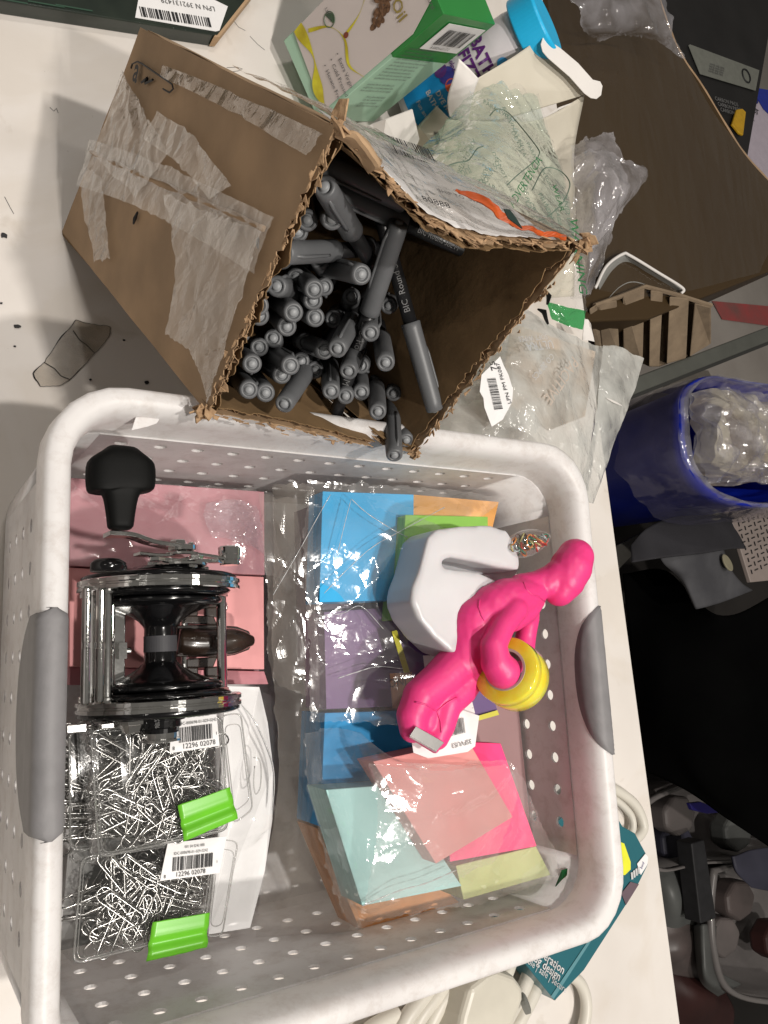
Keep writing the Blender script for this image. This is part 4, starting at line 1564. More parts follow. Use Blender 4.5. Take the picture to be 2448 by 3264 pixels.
def clambox(label, body, zt, dep, flange, seed):
    """thermoformed clear box: lid, four side walls, hinge folds and a hanging flange"""
    root = empty("clip_box", W(body[0][0], body[0][1], zt - dep), label, "clear box", "clear boxes of paper clips")
    top = [W(u, v, zt) for u, v in body]
    c = sum(top, Vector()) / 4
    bot = [c + (p - c) * 1.04 - Vector((0, 0, dep)) for p in top]
    surf("lid", [[top[0], top[1]], [top[3], top[2]]], 26, 26, MT['clamshell'], root, amp=.0002, sc=30, seed=seed, linear=True)
    for k in range(4):
        a, b_ = top[k], top[(k + 1) % 4]
        obj("side", [a, b_, bot[(k + 1) % 4], bot[k]], [(0, 1, 2, 3)], MT['clamshell'], root)
    mb = MB()
    for lp, rr, ins_ in ((top, .0007, 1.0), (top, .00035, .955)):
        q = [c + (p - c) * ins_ for p in lp]
        ring = []
        for k in range(4):
            p, pr_, nx = q[k], q[k - 1], q[(k + 1) % 4]
            d1, d2 = (pr_ - p).normalized() * .005, (nx - p).normalized() * .005
            for t in range(7):
                t /= 6
                ring.append((p + d1).lerp(p, t).lerp(p.lerp(p + d2, t), t))
        mb.tube(ring + [ring[0]], rr, 6, cap=False)
    mb.build("edge_bead", MT['clearedge'], root, smooth=True, kind="stuff")
    obj("tray_bottom", bot, [(0, 1, 2, 3)], dk, root)
    # flange with its hanging slot outline
    fl_ = [W(*p) for p in flange]
    surf("flange", [[fl_[0], fl_[1]], [fl_[3], fl_[2]]], 20, 30, MT['clamshell'], root, amp=.0004, sc=25, seed=seed + 3, linear=True)
    cf_ = sum(fl_, Vector()) / 4
    for ins_, rr in ((1.0, .00045), (.80, .0003)):
        mb = MB()
        q = [cf_ + (p - cf_) * ins_ for p in fl_]
        ring = []
        for k in range(4):
            p, pr_, nx = q[k], q[k - 1], q[(k + 1) % 4]
            d1, d2 = (pr_ - p).normalized() * .004, (nx - p).normalized() * .004
            for t in range(5):
                t /= 4
                ring.append((p + d1).lerp(p, t).lerp(p.lerp(p + d2, t), t))
        mb.tube(ring + [ring[0]], rr, 5, cap=False)
        mb.build("flange_bead", MT['clearedge'], root, smooth=True)
    return root


MT['clearedge'] = mat("clear_plastic_edge", (.80, .80, .78), rough=.07, trans=.85, var=.03)
bx1 = clambox("upper clear clamshell box of paper clips, green seal and barcode on its right", [(196, 1578), (478, 1548), (492, 1792), (214, 1852)], CZ1, .030,
              [(478, 1545, .112), (520, 1540, .112), (546, 1748, .108), (505, 1780, .110)], 5)
bx2 = clambox("lower clear clamshell box of paper clips by the basket's bottom wall", [(176, 1852), (468, 1808), (442, 2010), (158, 2082)], CZ2, .028,
              [(470, 1812, .095), (514, 1818, .095), (480, 2020, .088), (448, 2024, .090)], 9)
bx3 = clambox("half-hidden clear box of paper clips between the rim and the upper box", [(150, 1575), (200, 1572), (212, 1830), (152, 1838)], .098, .026,
              [(150, 1838, .096), (205, 1836, .096), (210, 1862, .094), (152, 1864, .094)], 12)
# hinge folds at the left of the upper box
hp = MB()
for k, (u, dz) in enumerate(((178, 0), (186, .004), (196, .007), (206, .005), (216, .001))):
    pass
surf("hinge_fold", [[W(176, 1575, .112), W(186, 1573, .121), (W(197, 1572, .124)), W(208, 1580, .116), W(218, 1590, .123), W(226, 1592, .119)],
                    [W(186, 1720, .110), W(196, 1718, .120), (W(206, 1716, .124)), W(216, 1715, .115), W(224, 1712, .121), W(232, 1710, .118)],
                    [W(196, 1868, .108), W(206, 1868, .118), (W(216, 1868, .122)), W(226, 1862, .113), W(232, 1860, .119), W(238, 1858, .117)]], 30, 40, MT['clamshell'], bx1, amp=.0003, sc=60, seed=4)

# big clear clamshell card behind both boxes
bc = empty("clear_insert", W(560, 1700, .07), "curved clear plastic sheet standing right of the clip boxes", "clear sheet")
surf("film_layer", [[W(480, 1488, .080), W(540, 1490, .084), W(585, 1500, .082)], [W(500, 1600, .085), W(560, 1600, .090), W(592, 1610, .084)],
                    [W(500, 1760, .085), W(560, 1770, .088), W(590, 1770, .080)], [W(480, 1850, .080), W(540, 1830, .08), W(582, 1790, .075)]], 40, 60, MT['clamshell'], bc, amp=.0007, sc=30, seed=71)
surf("film_layer", [[W(470, 1845, .078), W(530, 1810, .080), W(585, 1792, .078)], [W(470, 1920, .074), W(520, 1900, .075), W(560, 1880, .072)],
                    [W(450, 2010, .066), W(500, 1995, .064), W(538, 1990, .060)]], 30, 40, MT['clamshell'], bc, amp=.0006, sc=30, seed=73)
patch("bright_floor_sheet", [W(486, 1482, .079), W(560, 1484, .080), W(578, 1560, .080), W(590, 1660, .080), W(588, 1770, .074), W(572, 1880, .066), W(540, 2004, .056), W(450, 2018, .056), W(470, 1812, .074)], MT['paper'], bc, th=.0005)  # added white sheet in place of the brightly lit basket floor
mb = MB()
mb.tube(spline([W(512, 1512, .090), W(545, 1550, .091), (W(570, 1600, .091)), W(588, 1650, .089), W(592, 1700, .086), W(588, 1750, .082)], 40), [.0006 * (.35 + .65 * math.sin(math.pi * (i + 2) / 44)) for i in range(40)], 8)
mb.build("sheet_highlight", mat("highlight_plastic", (.9, .9, .9), rough=.06, trans=.75), bc, smooth=True)  # pale tube that draws the highlight along the sheet's curve
mb = MB()
mb.tube(spline([W(548, 1636, .088), W(560, 1640, .088), W(564, 1662, .088), W(562, 1700, .087), W(552, 1715, .087), W(548, 1690, .087), W(550, 1655, .088)], 30), .0004, 5)
mb.build("hang_slot", MT['clearedge'], bc, smooth=True)

for (lab, q, z0, cu, sd, greens, root) in (
        ("white barcode label on the upper clip box", [(372, 1540), (466, 1527), (474, 1611), (366, 1627)], .1195, 1, 31, [(384, 1740), (496, 1700), (513, 1768), (396, 1818)], bx1),
        ("white barcode label on the lower clip box, its top edge torn", [(362, 1822), (490, 1806), (474, 1886), (345, 1903)], .1015, 1, 32, [(330, 1992), (453, 1971), (446, 2046), (315, 2077)], bx2)):
    P4 = [W(u, v, z0 + .0008) for u, v in q]
    surf("barcode_label", [[P4[0], P4[0].lerp(P4[1], .5), P4[1]], [P4[3], P4[3].lerp(P4[2], .5), P4[2]]], 14, 14, MT['paper'], root, amp=.0002, sc=20, seed=sd, solid=.0003, linear=True, label=lab)
    ux, uy = (P4[2] - P4[3]).normalized(), (P4[0] - P4[3]).normalized()
    wd, ht = (P4[2] - P4[3]).length, (P4[0] - P4[3]).length
    o0 = P4[3] + ux * wd * .17 + uy * ht * .22
    barcode(o0, ux, uy, wd * .70, ht * .38, root, seed=sd, lift=.0007)
    text("12296 02078", P4[3] + ux * wd * .24 + uy * ht * .06, ux, uy, ht * .18, MT['ink'], root, lift=.0007, sx=.95)
    text("8", P4[3] + ux * wd * .05 + uy * ht * .06, ux, uy, ht * .13, MT['ink'], root, lift=.0007)
    text("1", P4[3] + ux * wd * .90 + uy * ht * .30, ux, uy, ht * .11, MT['ink'], root, lift=.0007)
    text("IDC-000698-01-029-0242", P4[3] + ux * wd * .14 + uy * ht * .66, ux, uy, ht * .115, MT['inkgrey'], root, lift=.0007, sx=.85)
    text("001 04 0242 888", P4[3] + ux * wd * .30 + uy * ht * .82, ux, uy, ht * .11, MT['inkgrey'], root, lift=.0007, sx=.8)
    g = [W(u, v, z0 + .001) for u, v in greens]
    rows = []
    for j, h in enumerate((0, .0002, .0003, -.0012, .0009, .0002)):
        t = j / 5
        rows.append([g[0].lerp(g[3], t) + UP * h, g[0].lerp(g[3], t).lerp(g[1].lerp(g[2], t), .5) + UP * h, g[1].lerp(g[2], t) + UP * h])
    surf("green_seal", rows, 12, 34, MT['greenlabel'], root, smooth=True, solid=.0003, edge=.0005)

# ================================================================== TAPE DISPENSER (pink figure on white seat)
disp = empty("tape_dispenser", W(1000, 1330, .128), "hot pink bent-over figure tape dispenser with white seat and yellow tape roll", "tape dispenser")


def remesh_prism(name, outline, zt, zb, m, voxel=.0013, it=14, extra=None):
    mb = MB()
    tops = [W(u, v, zt(u, v) if callable(zt) else zt) for u, v in outline]
    bots = [Vector((p.x, p.y, zb)) for p in tops]
    bm = bmesh.new()
    tv = [bm.verts.new(p) for p in tops]
    bv = [bm.verts.new(p) for p in bots]
    f1 = bm.faces.new(tv)
    f2 = bm.faces.new(bv[::-1])
    for i in range(len(tv)):
        j = (i + 1) % len(tv)
        bm.faces.new((tv[i], bv[i], bv[j], tv[j]))
    bmesh.ops.triangulate(bm, faces=[f1, f2])
    bmesh.ops.recalc_face_normals(bm, faces=bm.faces)
    if extra:
        extra(bm)
    me = bpy.data.meshes.new(name)
    bm.to_mesh(me)
    bm.free()
    return remesh(name, me, m, disp, voxel, it)


seat_out = [(926, 1160), (945, 1143), (1000, 1136), (1060, 1134), (1096, 1146), (1112, 1170), (1124, 1206), (1124, 1232), (1080, 1226), (1030, 1214), (975, 1204), (958, 1210), (957, 1226), (985, 1230),
            (1030, 1234), (1066, 1250), (1098, 1268), (1080, 1330), (1040, 1400), (1000, 1416), (974, 1408), (938, 1376), (905, 1336), (890, 1300), (893, 1268), (906, 1236)]


remesh_prism("seat", seat_out, lambda u, v: .163 + (u - 900) * .00002, .131, MT['whiteplastic'], .0012, 16)
# the seat's upper half slopes to the plate under the magnet pod
remesh_prism("seat_base", [(905, 1240), (960, 1150), (1110, 1160), (1122, 1232), (1090, 1300), (1000, 1400), (940, 1360)], .140, .129, MT['whiteplastic'], .0016, 10)

# the figure, one continuous surface
def F(u, v, z, r):
    return (W(u, v, z), r)


k1 = [
    [F(1243, 1203, .1790, .0128), F(1233, 1226, .1790, .0146), F(1220, 1252, .1780, .0140), F(1208, 1276, .1760, .0108)],            # head
    [F(1180, 1262, .1740, .0095), F(1205, 1246, .1765, .0115)],                                          # jaw and neck
    [F(1128, 1270, .1690, .0100), F(1160, 1262, .1710, .0092), F(1200, 1248, .1750, .0105)],
    [F(1064, 1314, .1670, .0156), F(1095, 1300, .1690, .0158), F(1126, 1288, .1700, .0130), F(1150, 1282, .171, .0100)],   # back and shoulders
    [F(1104, 1330, .168, .0110), F(1130, 1314, .168, .0110), F(1152, 1296, .170, .0080)],
    [F(1024, 1342, .1620, .0155), F(1060, 1316, .1665, .0145)],
    [F(1022, 1346, .1610, .0168), F(1012, 1390, .1580, .0164), F(1000, 1424, .1560, .0160)],              # waist to hips
    [F(1006, 1424, .156, .0135), F(1026, 1444, .155, .0122)],
    [F(994, 1428, .1560, .0140), F(948, 1472, .1555, .0125), F(908, 1504, .1560, .0112)],                # thigh 1
    [F(906, 1508, .1560, .0108), F(890, 1545, .1560, .0098), F(892, 1574, .1560, .0086)],                # shin 1
    [F(1020, 1440, .155, .0125), F(994, 1488, .1550, .0112), F(964, 1520, .1555, .0102)],                # thigh 2
    [F(964, 1518, .1560, .0104), F(952, 1565, .1560, .0094), F(942, 1592, .1560, .0082)],                # shin 2
    [F(930, 1498, .1535, .0095), F(918, 1560, .1535, .0090)],
    [F(1110, 1318, .1790, .0090), F(1086, 1352, .1815, .0080), F(1066, 1394, .1830, .0084), F(1072, 1432, .1830, .0098), F(1086, 1450, .1828, .0110)],  # near arm and hand
    [F(1140, 1300, .1660, .0085), F(1142, 1336, .1600, .0074), F(1136, 1372, .1560, .0072), F(1130, 1410, .1560, .0078), F(1100, 1440, .162, .0085)],  # far arm
]
fig = blob("figure", k1, MT['pink'], disp, voxel=.0010, smooth_it=5)
# hairline, waist and knee creases pressed into the rubber
dg = bpy.context.evaluated_depsgraph_get()


def on_fig(u, v):
    d = Vector(ray(u, v)).normalized()
    ok, loc, nn, ix = fig.ray_cast(Vector(CP) - 0 * d, d)
    return (loc + nn * .0001) if ok else None


bpy.context.view_layer.update()
mb = MB()
for pts in ([(1131, 1258), (1136, 1272), (1150, 1286), (1166, 1290), (1184, 1304), (1196, 1312)], [(1036, 1296), (1034, 1312), (1040, 1330), (1048, 1344)],
            [(896, 1516), (920, 1522), (944, 1536), (952, 1560), (954, 1588)], [(944, 1536), (966, 1518), (992, 1504)]):
    q = []
    for a_, b_ in zip(pts[:-1], pts[1:]):
        for t in range(5):
            p = on_fig(a_[0] + (b_[0] - a_[0]) * t / 5, a_[1] + (b_[1] - a_[1]) * t / 5)
            if p is not None and (not q or (p - q[-1]).length < .01):
                q.append(p)
    if len(q) > 3:
        mb.tube(q, .00055, 6)
if mb.v:
    mb.build("mould_seam", MT['pink'], disp, smooth=True, kind="stuff")
# steel cutter
cq = [W(886, 1589, .1655), W(899, 1569, .1660), (W(960, 1604, .1660)), W(943, 1623, .1655)]
cut = slab("cutter_blade", cq, .0012, mat("brushed_steel", (.42, .41, .40), rough=.35, metal=1, bump=.03, bscale=900, stretch=(1, 1, 1)), disp, bevel=.0002)
mb = MB()
for i in range(26):
    t0, t1 = i / 26, (i + .5) / 26
    a = cq[0].lerp(cq[3], t0) + UP * .0002
    b_ = cq[0].lerp(cq[3], t0 + 1 / 26) + UP * .0002
    c_ = cq[0].lerp(cq[3], t1) + (cq[0] - cq[1]).normalized() * .0014
    mb.add([a, b_, c_], [(0, 1, 2)])
mb.build("cutter_teeth", MT['steel'], disp, solid=.0004, kind="stuff")
slab("cutter_bed", [W(884, 1592, .163), W(900, 1563, .163), W(966, 1602, .163), W(944, 1629, .163)], .004, MT['pink'], disp, bevel=.0012)

# the roll of yellow tape
fwd = Vector(ray(1092, 1447)).normalized()
rgt = Vector(CR[0])
upv = Vector(CR[1])
ax = (fwd * .84 + rgt * .42 - upv * .30).normalized()
rc = W(1092, 1447, .1815) - ax * .001
mb = MB()
wt = .0215
mb.lathe(rc, ax, [(0, .0132), (.0002, .0204), (.0010, .0211), (.0078, .0212), (.0082, .0207), (.0088, .0213), (wt - .001, .0213), (wt, .0206), (wt + .0002, .0132)], 72, cap=False)
mb.build("tape_roll", MT['yellowtape'], disp, smooth=True)
mb = MB()
mb.lathe(rc, ax, [(-.0002, .0118), (-.0004, .0134), (.0004, .0135), (wt - .0004, .0135), (wt, .0134), (wt, .0118), (-.0002, .0118)], 56, cap=False)
mb.build("tape_core", MT['core'], disp, smooth=False)
# printed end of the tape
redp = mat("tape_print", (.72, .10, .06), rough=.3)
xx = ax.cross(UP).normalized()
yy = ax.cross(xx).normalized()
tgt = (W(1178, 1420, .178) - rc)
a0 = math.atan2(tgt.dot(yy), tgt.dot(xx))
mb = MB()


def onroll(a, t, r=.0215):
    return rc + ax * t + (xx * math.cos(a) + yy * math.sin(a)) * r


sg_ = 1
vs, fs = [], []
for i in range(9):
    a = a0 - .30 + i * .075
    vs += [onroll(a, .0075, .0215), onroll(a, .0180, .0215)]
for i in range(8):
    fs.append((2 * i, 2 * i + 2, 2 * i + 3, 2 * i + 1))
obj("tape_tab", vs, fs, MT['paper'], disp)
for j in range(5):
    for i in range(4):
        a = a0 - .22 + i * .14
        t = .0085 + j * .0019
        mb.add([onroll(a, t, .0217), onroll(a + .09, t + .0002, .0217), onroll(a + .11, t + .0012, .0217), onroll(a + .02, t + .0010, .0217)], [(0, 1, 2, 3)])
mb.build("tape_print", redp, disp, kind="stuff")

# the magnet pod full of coloured clips
pod = W(1132, 1176, .168)
pa, pb = W(1092, 1188, .164), W(1186, 1158, .172)
mb = MB()
d_ = (pb - pa)
L_ = d_.length
prof = []
for i in range(13):
    t = i / 12
    prof.append((L_ * t, .0105 * (math.sin(math.pi * (t * .94 + .03)) ** .55) * (1 - .25 * t)))
mb.lathe(pa, d_, prof, 26)
mb.build("clip_pod", film("pod_plastic", milk=.04, gloss=.05, rough=.05, bump=.15, bscale=30), disp, smooth=True)
rnd = random.Random(5)
pc = [(s(196, 60, 40), 'red'), (s(226, 140, 70), 'orange'), (s(40, 120, 90), 'green'), (s(190, 180, 120), 'gold'), (s(180, 190, 190), 'silver'), (s(90, 50, 40), 'brown')]
pms = [mat(nm + "_wire", c, rough=.3, metal=.2) for c, nm in pc]
for k, m_ in enumerate(pms):
    mb = MB()
    for i in range(7):
        t = rnd.uniform(.12, .88)
        rr = .0078 * math.sin(math.pi * (t * .9 + .05)) ** .5
        c = pa + d_ * t + Vector((rnd.gauss(0, 1), rnd.gauss(0, 1), rnd.gauss(0, 1))).normalized() * rr * rnd.uniform(.3, .85)
        a = Vector((rnd.gauss(0, 1), rnd.gauss(0, 1), rnd.gauss(0, 1))).normalized()
        b_ = a.cross(Vector((rnd.random(), rnd.random(), rnd.random()))).normalized()
        r_ = rnd.uniform(.0018, .0032)
        mb.tube([c + (a * math.cos(q * .5236) * 1.5 + b_ * math.sin(q * .5236)) * r_ for q in range(13)], .00055, 5, cap=False)
    mb.build("coloured_clips", m_, disp, smooth=True, kind="stuff")
lo = MB()
# green shred at the lower right corner
gs = patch("plastic_shred", [W(1213, 1880, .128), W(1226, 1876, .13), W(1225, 1890, .130), W(1214, 1900, .126), W(1198, 1918, .118), W(1203, 1905, .122)], mat("dark_green_plastic", s(10, 82, 40), rough=.3), th=.0008)
tag(gs, "small dark green plastic shred in the basket's lower right corner", "shred")

# ================================================================== THINGS ON THE TABLE, UPPER PART
# dark box, top left
bt = [W(-260, -150, .014), W(-120, -42, .014), W(470, 74, .014), W(548, -20, .014), W(640, -150, .014)]
dbx = empty("dark_box", W(200, 0, 0), "dark green-black box with a white barcode label at the top left corner", "box")
b1 = slab("box_body", [W(-300, -60, .014), W(-40, -6, .014), W(470, 77, .014), W(545, -18, .014), W(600, -160, .014), W(-200, -400, .014)], .014, mat("dark_box_print", (.012, .018, .014), rough=.28, col2=(.022, .030, .022), scale=30, coat=.3), dbx, bevel=.001)
slab("box_edge", [W(462, 79, .0138), W(474, 80, .0138), W(552, -18, .0138), W(545, -22, .0138)], .012, MT['card'], dbx)
lq = [W(292, 38, .0147), W(302, -20, .0147), W(380, -40, .0147), W(492, 14, .0147), W(474, 66, .0147), W(466, 68, .0147)]
patch("barcode_label", lq, MT['paper'], dbx, th=.0004)
lu = (W(474, 66, .0147) - W(292, 38, .0147)).normalized()
lv_ = (W(302, -20, .0147) - W(292, 38, .0147))
barcode(W(306, 36, .0152), lu, lv_, (W(464, 56, .0147) - W(306, 34, .0147)).length, .0085, dbx, seed=8)
text("LPN N 392131429", W(444, 12, .0152) + lu * .008, -lu, -lv_, .0062, MT['inkgrey'], dbx)
for k, (u, v) in enumerate(((40, 6), (120, 14), (180, 22))):
    mb = MB()
    a = W(u - 60, v - 14, .0146)
    mb.add([a, W(u + 20, v, .0146), W(u + 20, v + 3, .0146), W(u - 60, v - 11, .0146)], [(0, 1, 2, 3)])
    mb.build("print_line", mat("dull_green_ink", (.03, .07, .045), rough=.4), dbx, kind="stuff")

# carton of castor oil, standing, leaning a little
K = (.5631 - .020) / (.5631 - .110)
O_ = Vector(CP) + (W(688, 262, .110) - Vector(CP)) * K
E1 = Vector((.0295, .0099, .1219)) * K * (.5631 - .110) / (.5631 - .110) * 1.0
sc_ = (.5631 - .020) / (.5631 - .110)
E1 = Vector((.0295, .0099, .1219)) * sc_ * (.4531 / .4731) * 1.0
E2 = Vector((-.0290, .0559, .0025)) * sc_
E3 = Vector((.0619, .0328, -.0177)) * sc_
E1, E2, E3 = [e * ((.5631 - .020) / (.5631 - .110)) / sc_ * 1.0 for e in (Vector((.0295, .0099, .1219)) * 1.199 * .9577, Vector((-.0290, .0559, .0025)) * 1.199 * .9577, Vector((.0619, .0328, -.0177)) * 1.199 * .9577)]
ob = empty("castor_oil_box", O_ + (E2 + E3) / 2, "mint green castor oil carton with a dark green top, standing behind the carton", "box")
mint = mat("mint_card", s(168, 204, 180), rough=.4, var=.05, scale=20)
green = mat("green_card", s(42, 128, 58), rough=.33, var=.08, scale=20, coat=.2)
lil = mat("pale_lilac_card", s(204, 194, 190), rough=.4, var=.05, scale=20)
mb = MB()
c_ = O_ + (E1 + E2 + E3) / 2
mb.box(c_, E1 / 2, E2 / 2, E3 / 2)
mb.build("carton_body", mint, ob, bevel=.0008)
GF = .60  # where the green top begins
mb = MB()
mb.box(O_ + E1 * (.815 + .0) + (E2 + E3) / 2, E1 * .187, E2 * .5035, E3 * .5035)
mb.build("carton_top", green, ob, bevel=.0008)
n2 = E1.cross(E2).normalized()
if n2.dot(Vector(CP) - c_) < 0:
    n2 = -n2
n3 = E1.cross(E3).normalized()
if n3.dot(Vector(CP) - c_) < 0:
    n3 = -n3


def fF(a, b_, h=.0006):   # front face: a along E1, b along E2
    return O_ + E1 * a + E2 * b_ + n2 * h


def fS(a, b_, h=.0006):   # side face: a along E1, b along E3
    return O_ + E1 * a + E3 * b_ + n3 * h


patch("front_panel", [fF(.07, .05, .0012), fF(.80, .04, .0012), fF(.99, .2, .0012), fF(.99, 1.0, .0012), fF(.10, .98, .0012)], lil, ob, th=.0004)
yel = mat("oil_yellow_print", s(214, 206, 46), rough=.3, col2=s(168, 150, 30), scale=50)


def band(pts, wd, m, name):
    q = spline([fF(a, b_, .0018) for a, b_ in pts], 30)
    vs, fs = [], []
    for i, p in enumerate(q):
        t = (q[min(i + 1, 29)] - q[max(i - 1, 0)]).normalized()
        sd = t.cross(n2).normalized()
        ww = wd * (.6 + .5 * math.sin(i * .35 + wd * 900))
        vs += [p + sd * ww, p - sd * ww]
    for i in range(29):
        fs.append((2 * i, 2 * i + 1, 2 * i + 3, 2 * i + 2))
    obj(name, vs, fs, m, ob, kind="stuff")


band([(.09, .02), (.10, .3), (.16, .6), (.14, .98)], .0050, yel, "oil_print")
band([(.20, .86), (.34, .72), (.40, .50), (.36, .25), (.42, .03)], .0014, yel, "oil_print")
band([(.40, .52), (.56, .60), (.72, .82), (.90, .99)], .0010, yel, "oil_print")
sd_m = mat("castor_seed", s(120, 88, 62), rough=.5, col2=s(80, 56, 40), scale=300, thr=(.4, .6))
rnd = random.Random(11)
for i in range(17):
    a = .60 + .025 * (i % 5) + rnd.uniform(-.01, .01) + .006 * i
    b_ = .38 + .035 * (i // 3) + rnd.uniform(-.02, .02)
    c0 = fF(min(a, .80), b_, .0016)
    mb = MB()
    u_ = (E1.normalized() * math.cos(i) + E2.normalized() * math.sin(i))
    w_ = u_.cross(n2)
    mb.add([c0 + (u_ * math.cos(q * .6283) * .0038 + w_ * math.sin(q * .6283) * .0024) + n2 * (.0001 * i) for q in range(10)], [tuple(range(10))])
    mb.build("seed_print", sd_m, ob)
mb = MB()
c0 = fF(.42, .52, .0020)
mb.add([c0 + (E1.normalized() * math.cos(q * .6283) * .0028 + E2.normalized() * math.sin(q * .6283) * .0022) for q in range(10)], [tuple(range(10))])
mb.build("seed_print", mat("red_seed", s(130, 66, 44), rough=.4), ob)
# round organic seal
c0 = fF(.36, .78, .0019)
mb = MB()
mb.tube([c0 + (E1.normalized() * math.cos(q * .3142) + E2.normalized() * math.sin(q * .3142)) * .0056 for q in range(21)], .00035, 4, cap=False)
mb.build("organic_seal", mat("seal_green", s(70, 96, 70), rough=.5), ob)
mb = MB()
mb.add([c0 + (E1.normalized() * math.cos(q * .3142 - 1.2) + E2.normalized() * math.sin(q * .3142 - 1.2)) * .0048 for q in range(11)], [tuple(range(11))])
mb.build("organic_seal", mat("seal_green", s(70, 96, 70), rough=.5), ob)
gold = mat("gold_ink", s(150, 132, 70), rough=.35)
tf, tdn = -E2, E1        # lettering runs across the face, upright towards the top
text("USDA", fF(.36, .90, .0020), tf, tdn, .0042, MT['inkgrey'], ob)
text("Organic", fF(.875, .93, .0020), tf, tdn, .0130, gold, ob, bold=.012)
text("Castor Oil", fF(.755, .99, .0020), tf, tdn, .0130, gold, ob, bold=.012)
text("100% Pure Natural", fF(.955, .62, .0020), tf, tdn, .0050, MT['inkgrey'], ob)
for k, t_ in enumerate(("Extra Virgin", "Cold Pressed", "Hexane Free")):
    text("•  " + t_, fF(.31 - .055 * k, .44, .0020), tf, tdn, .0052, MT['inkgrey'], ob)
# side panel text
words = "castor oil is a thick pale oil pressed from the seeds keep in a cool dry place away from light apply to hair and skin as needed for external use only".split()
rnd = random.Random(4)
for k in range(19):
    a = .715 - .030 * k
    if k in (10, 14):
        continue
    ln = ""
    while len(ln) < (34 if k < 14 else 22):
        ln += rnd.choice(words) + " "
    text(ln, fS(a, .07 if k < 14 else .3), E3, E1, .0036, MT['inkgrey'], ob, lift=.0003, sx=.88)
mb = MB()
patch("barcode_panel", [fS(.735, .22, .0012), fS(.735, .93, .0012), fS(.95, .93, .0012), fS(.95, .22, .0012)], MT['paper'], ob, th=.0003)
barcode(fS(.79, .32, .0020), E3, E1, E3.length * .52, .018, ob, seed=12)
text("8 50024 63117 2", fS(.755, .34, .0020), E3, E1, .0042, MT['ink'], ob)

# bottle of bath tablets with a blue screw cap
ba, bb = W(893, 240, .012), W(1168, 52, .135)
bax = (bb - ba).normalized()
BL = (bb - ba).length
bot = empty("tablet_bottle", ba, "white bath tablet bottle with sky blue cap between the castor oil box and cream packaging", "bottle")
Rb = .0255
mb = MB()
mb.lathe(ba, bax, [(-.004, Rb - .004), (0, Rb), (BL - .026, Rb), (BL - .020, Rb - .001), (BL - .017, Rb - .003), (BL - .012, Rb - .003)], 48)
mb.build("bottle_body", mat("white_bottle", s(214, 210, 214), rough=.3, var=.04), bot, smooth=True)
mb = MB()
mb.lathe(ba, bax, [(.004, Rb + .0004), (.048, Rb + .0004)], 48, cap=False)
mb.build("label_band", mat("blue_label", s(26, 138, 200), rough=.35, var=.1), bot, smooth=True)
mb = MB()
mb.lathe(ba, bax, [(BL - .018, Rb + .0045), (BL - .017, Rb + .0055), (BL + .004, Rb + .0052), (BL + .006, Rb + .0035), (BL + .0055, .001)], 56)
mb.build("screw_cap", mat("sky_blue_plastic", s(34, 176, 226), rough=.38, var=.05), bot, smooth=False, bevel=.0006)
vw = (Vector(CP) - (ba + bb) / 2)
vw = (vw - bax * vw.dot(bax)).normalized()
sd_ = bax.cross(vw).normalized()
if sd_.dot(Vector(CR[0])) < 0:
    sd_ = -sd_


def wraptext(body, t, a0, size, m, parent, R_=Rb, bold=0, rot=1):
    """lettering wrapped round the bottle, reading across its axis"""
    e = text(body, (0, 0, 0), (1, 0, 0), (0, 1, 0), size, m, parent, lift=0, bold=bold)
    for v in e.data.vertices:
        a = a0 + v.co.x / R_
        v.co = ba + bax * (t + v.co.y) + (vw * math.cos(a) + sd_ * math.sin(a)) * (R_ + .0007)
    return e


purple = mat("purple_ink", s(92, 38, 116), rough=.4)
wraptext("BATH", .080, -.95, .0150, purple, bot, bold=.03)
wraptext("FIZZIES", .066, -.80, .0150, purple, bot, bold=.03)
wraptext("Color Changing Tablets", .056, -.9, .0062, purple, bot, bold=.02)
wraptext("DYE FREE", .034, -.1, .0065, MT['whiteink'], bot, bold=.02)
wraptext("BATH COLORS", .026, -.3, .0065, MT['whiteink'], bot, bold=.02)
wraptext("Fun and Easy", .014, -.2, .0055, MT['whiteink'], bot)
for a, t, r, cc in ((-.35, .050, .0075, s(60, 60, 140)), (-.62, .046, .0062, s(94, 50, 120)), (.02, .050, .006, s(206, 90, 60)), (.35, .098, .0050, s(60, 150, 210))):
    mb = MB()
    q = []
    for i in range(14):
        th_ = i * 2 * math.pi / 14
        aa = a + math.cos(th_) * r / Rb
        q.append(ba + bax * (t + math.sin(th_) * r) + (vw * math.cos(aa) + sd_ * math.sin(aa)) * (Rb + .0009))
    mb.add(q, [tuple(range(14))])
    mb.build("printed_bubble", mat("bubble_ink", cc, rough=.4), bot)

# cream packaging card: folded sheets
cp_ = empty("cream_packaging", W(1100, 250, 0), "opened cream cardboard packaging with a rounded white tab, beside the bottle", "packaging")
surf("panel", [[W(1030, 170, .118), W(1110, 122, .130), W(1176, 76, .140)], [W(1010, 215, .105), W(1130, 190, .120), W(1255, 196, .124)], [W(968, 262, .090), W(1075, 262, .100), W(1262, 205, .122)]],
     24, 24, MT['cream'], cp_, smooth=True, solid=.0006, linear=True)
surf("panel", [[W(1262, 206, .121), W(1165, 258, .112), W(1060, 262, .104), W(965, 258, .095)], [W(1240, 330, .085), W(1150, 350, .082), W(1050, 350, .078), W(940, 330, .070)],
               [W(1243, 450, .060), W(1150, 460, .058), W(1060, 450, .055), W(900, 400, .050)], [W(1240, 640, .045), W(1170, 640, .045), W(1100, 600, .045), W(960, 480, .035)]],
     30, 40, MT['cream'], cp_, smooth=True, solid=.0006)
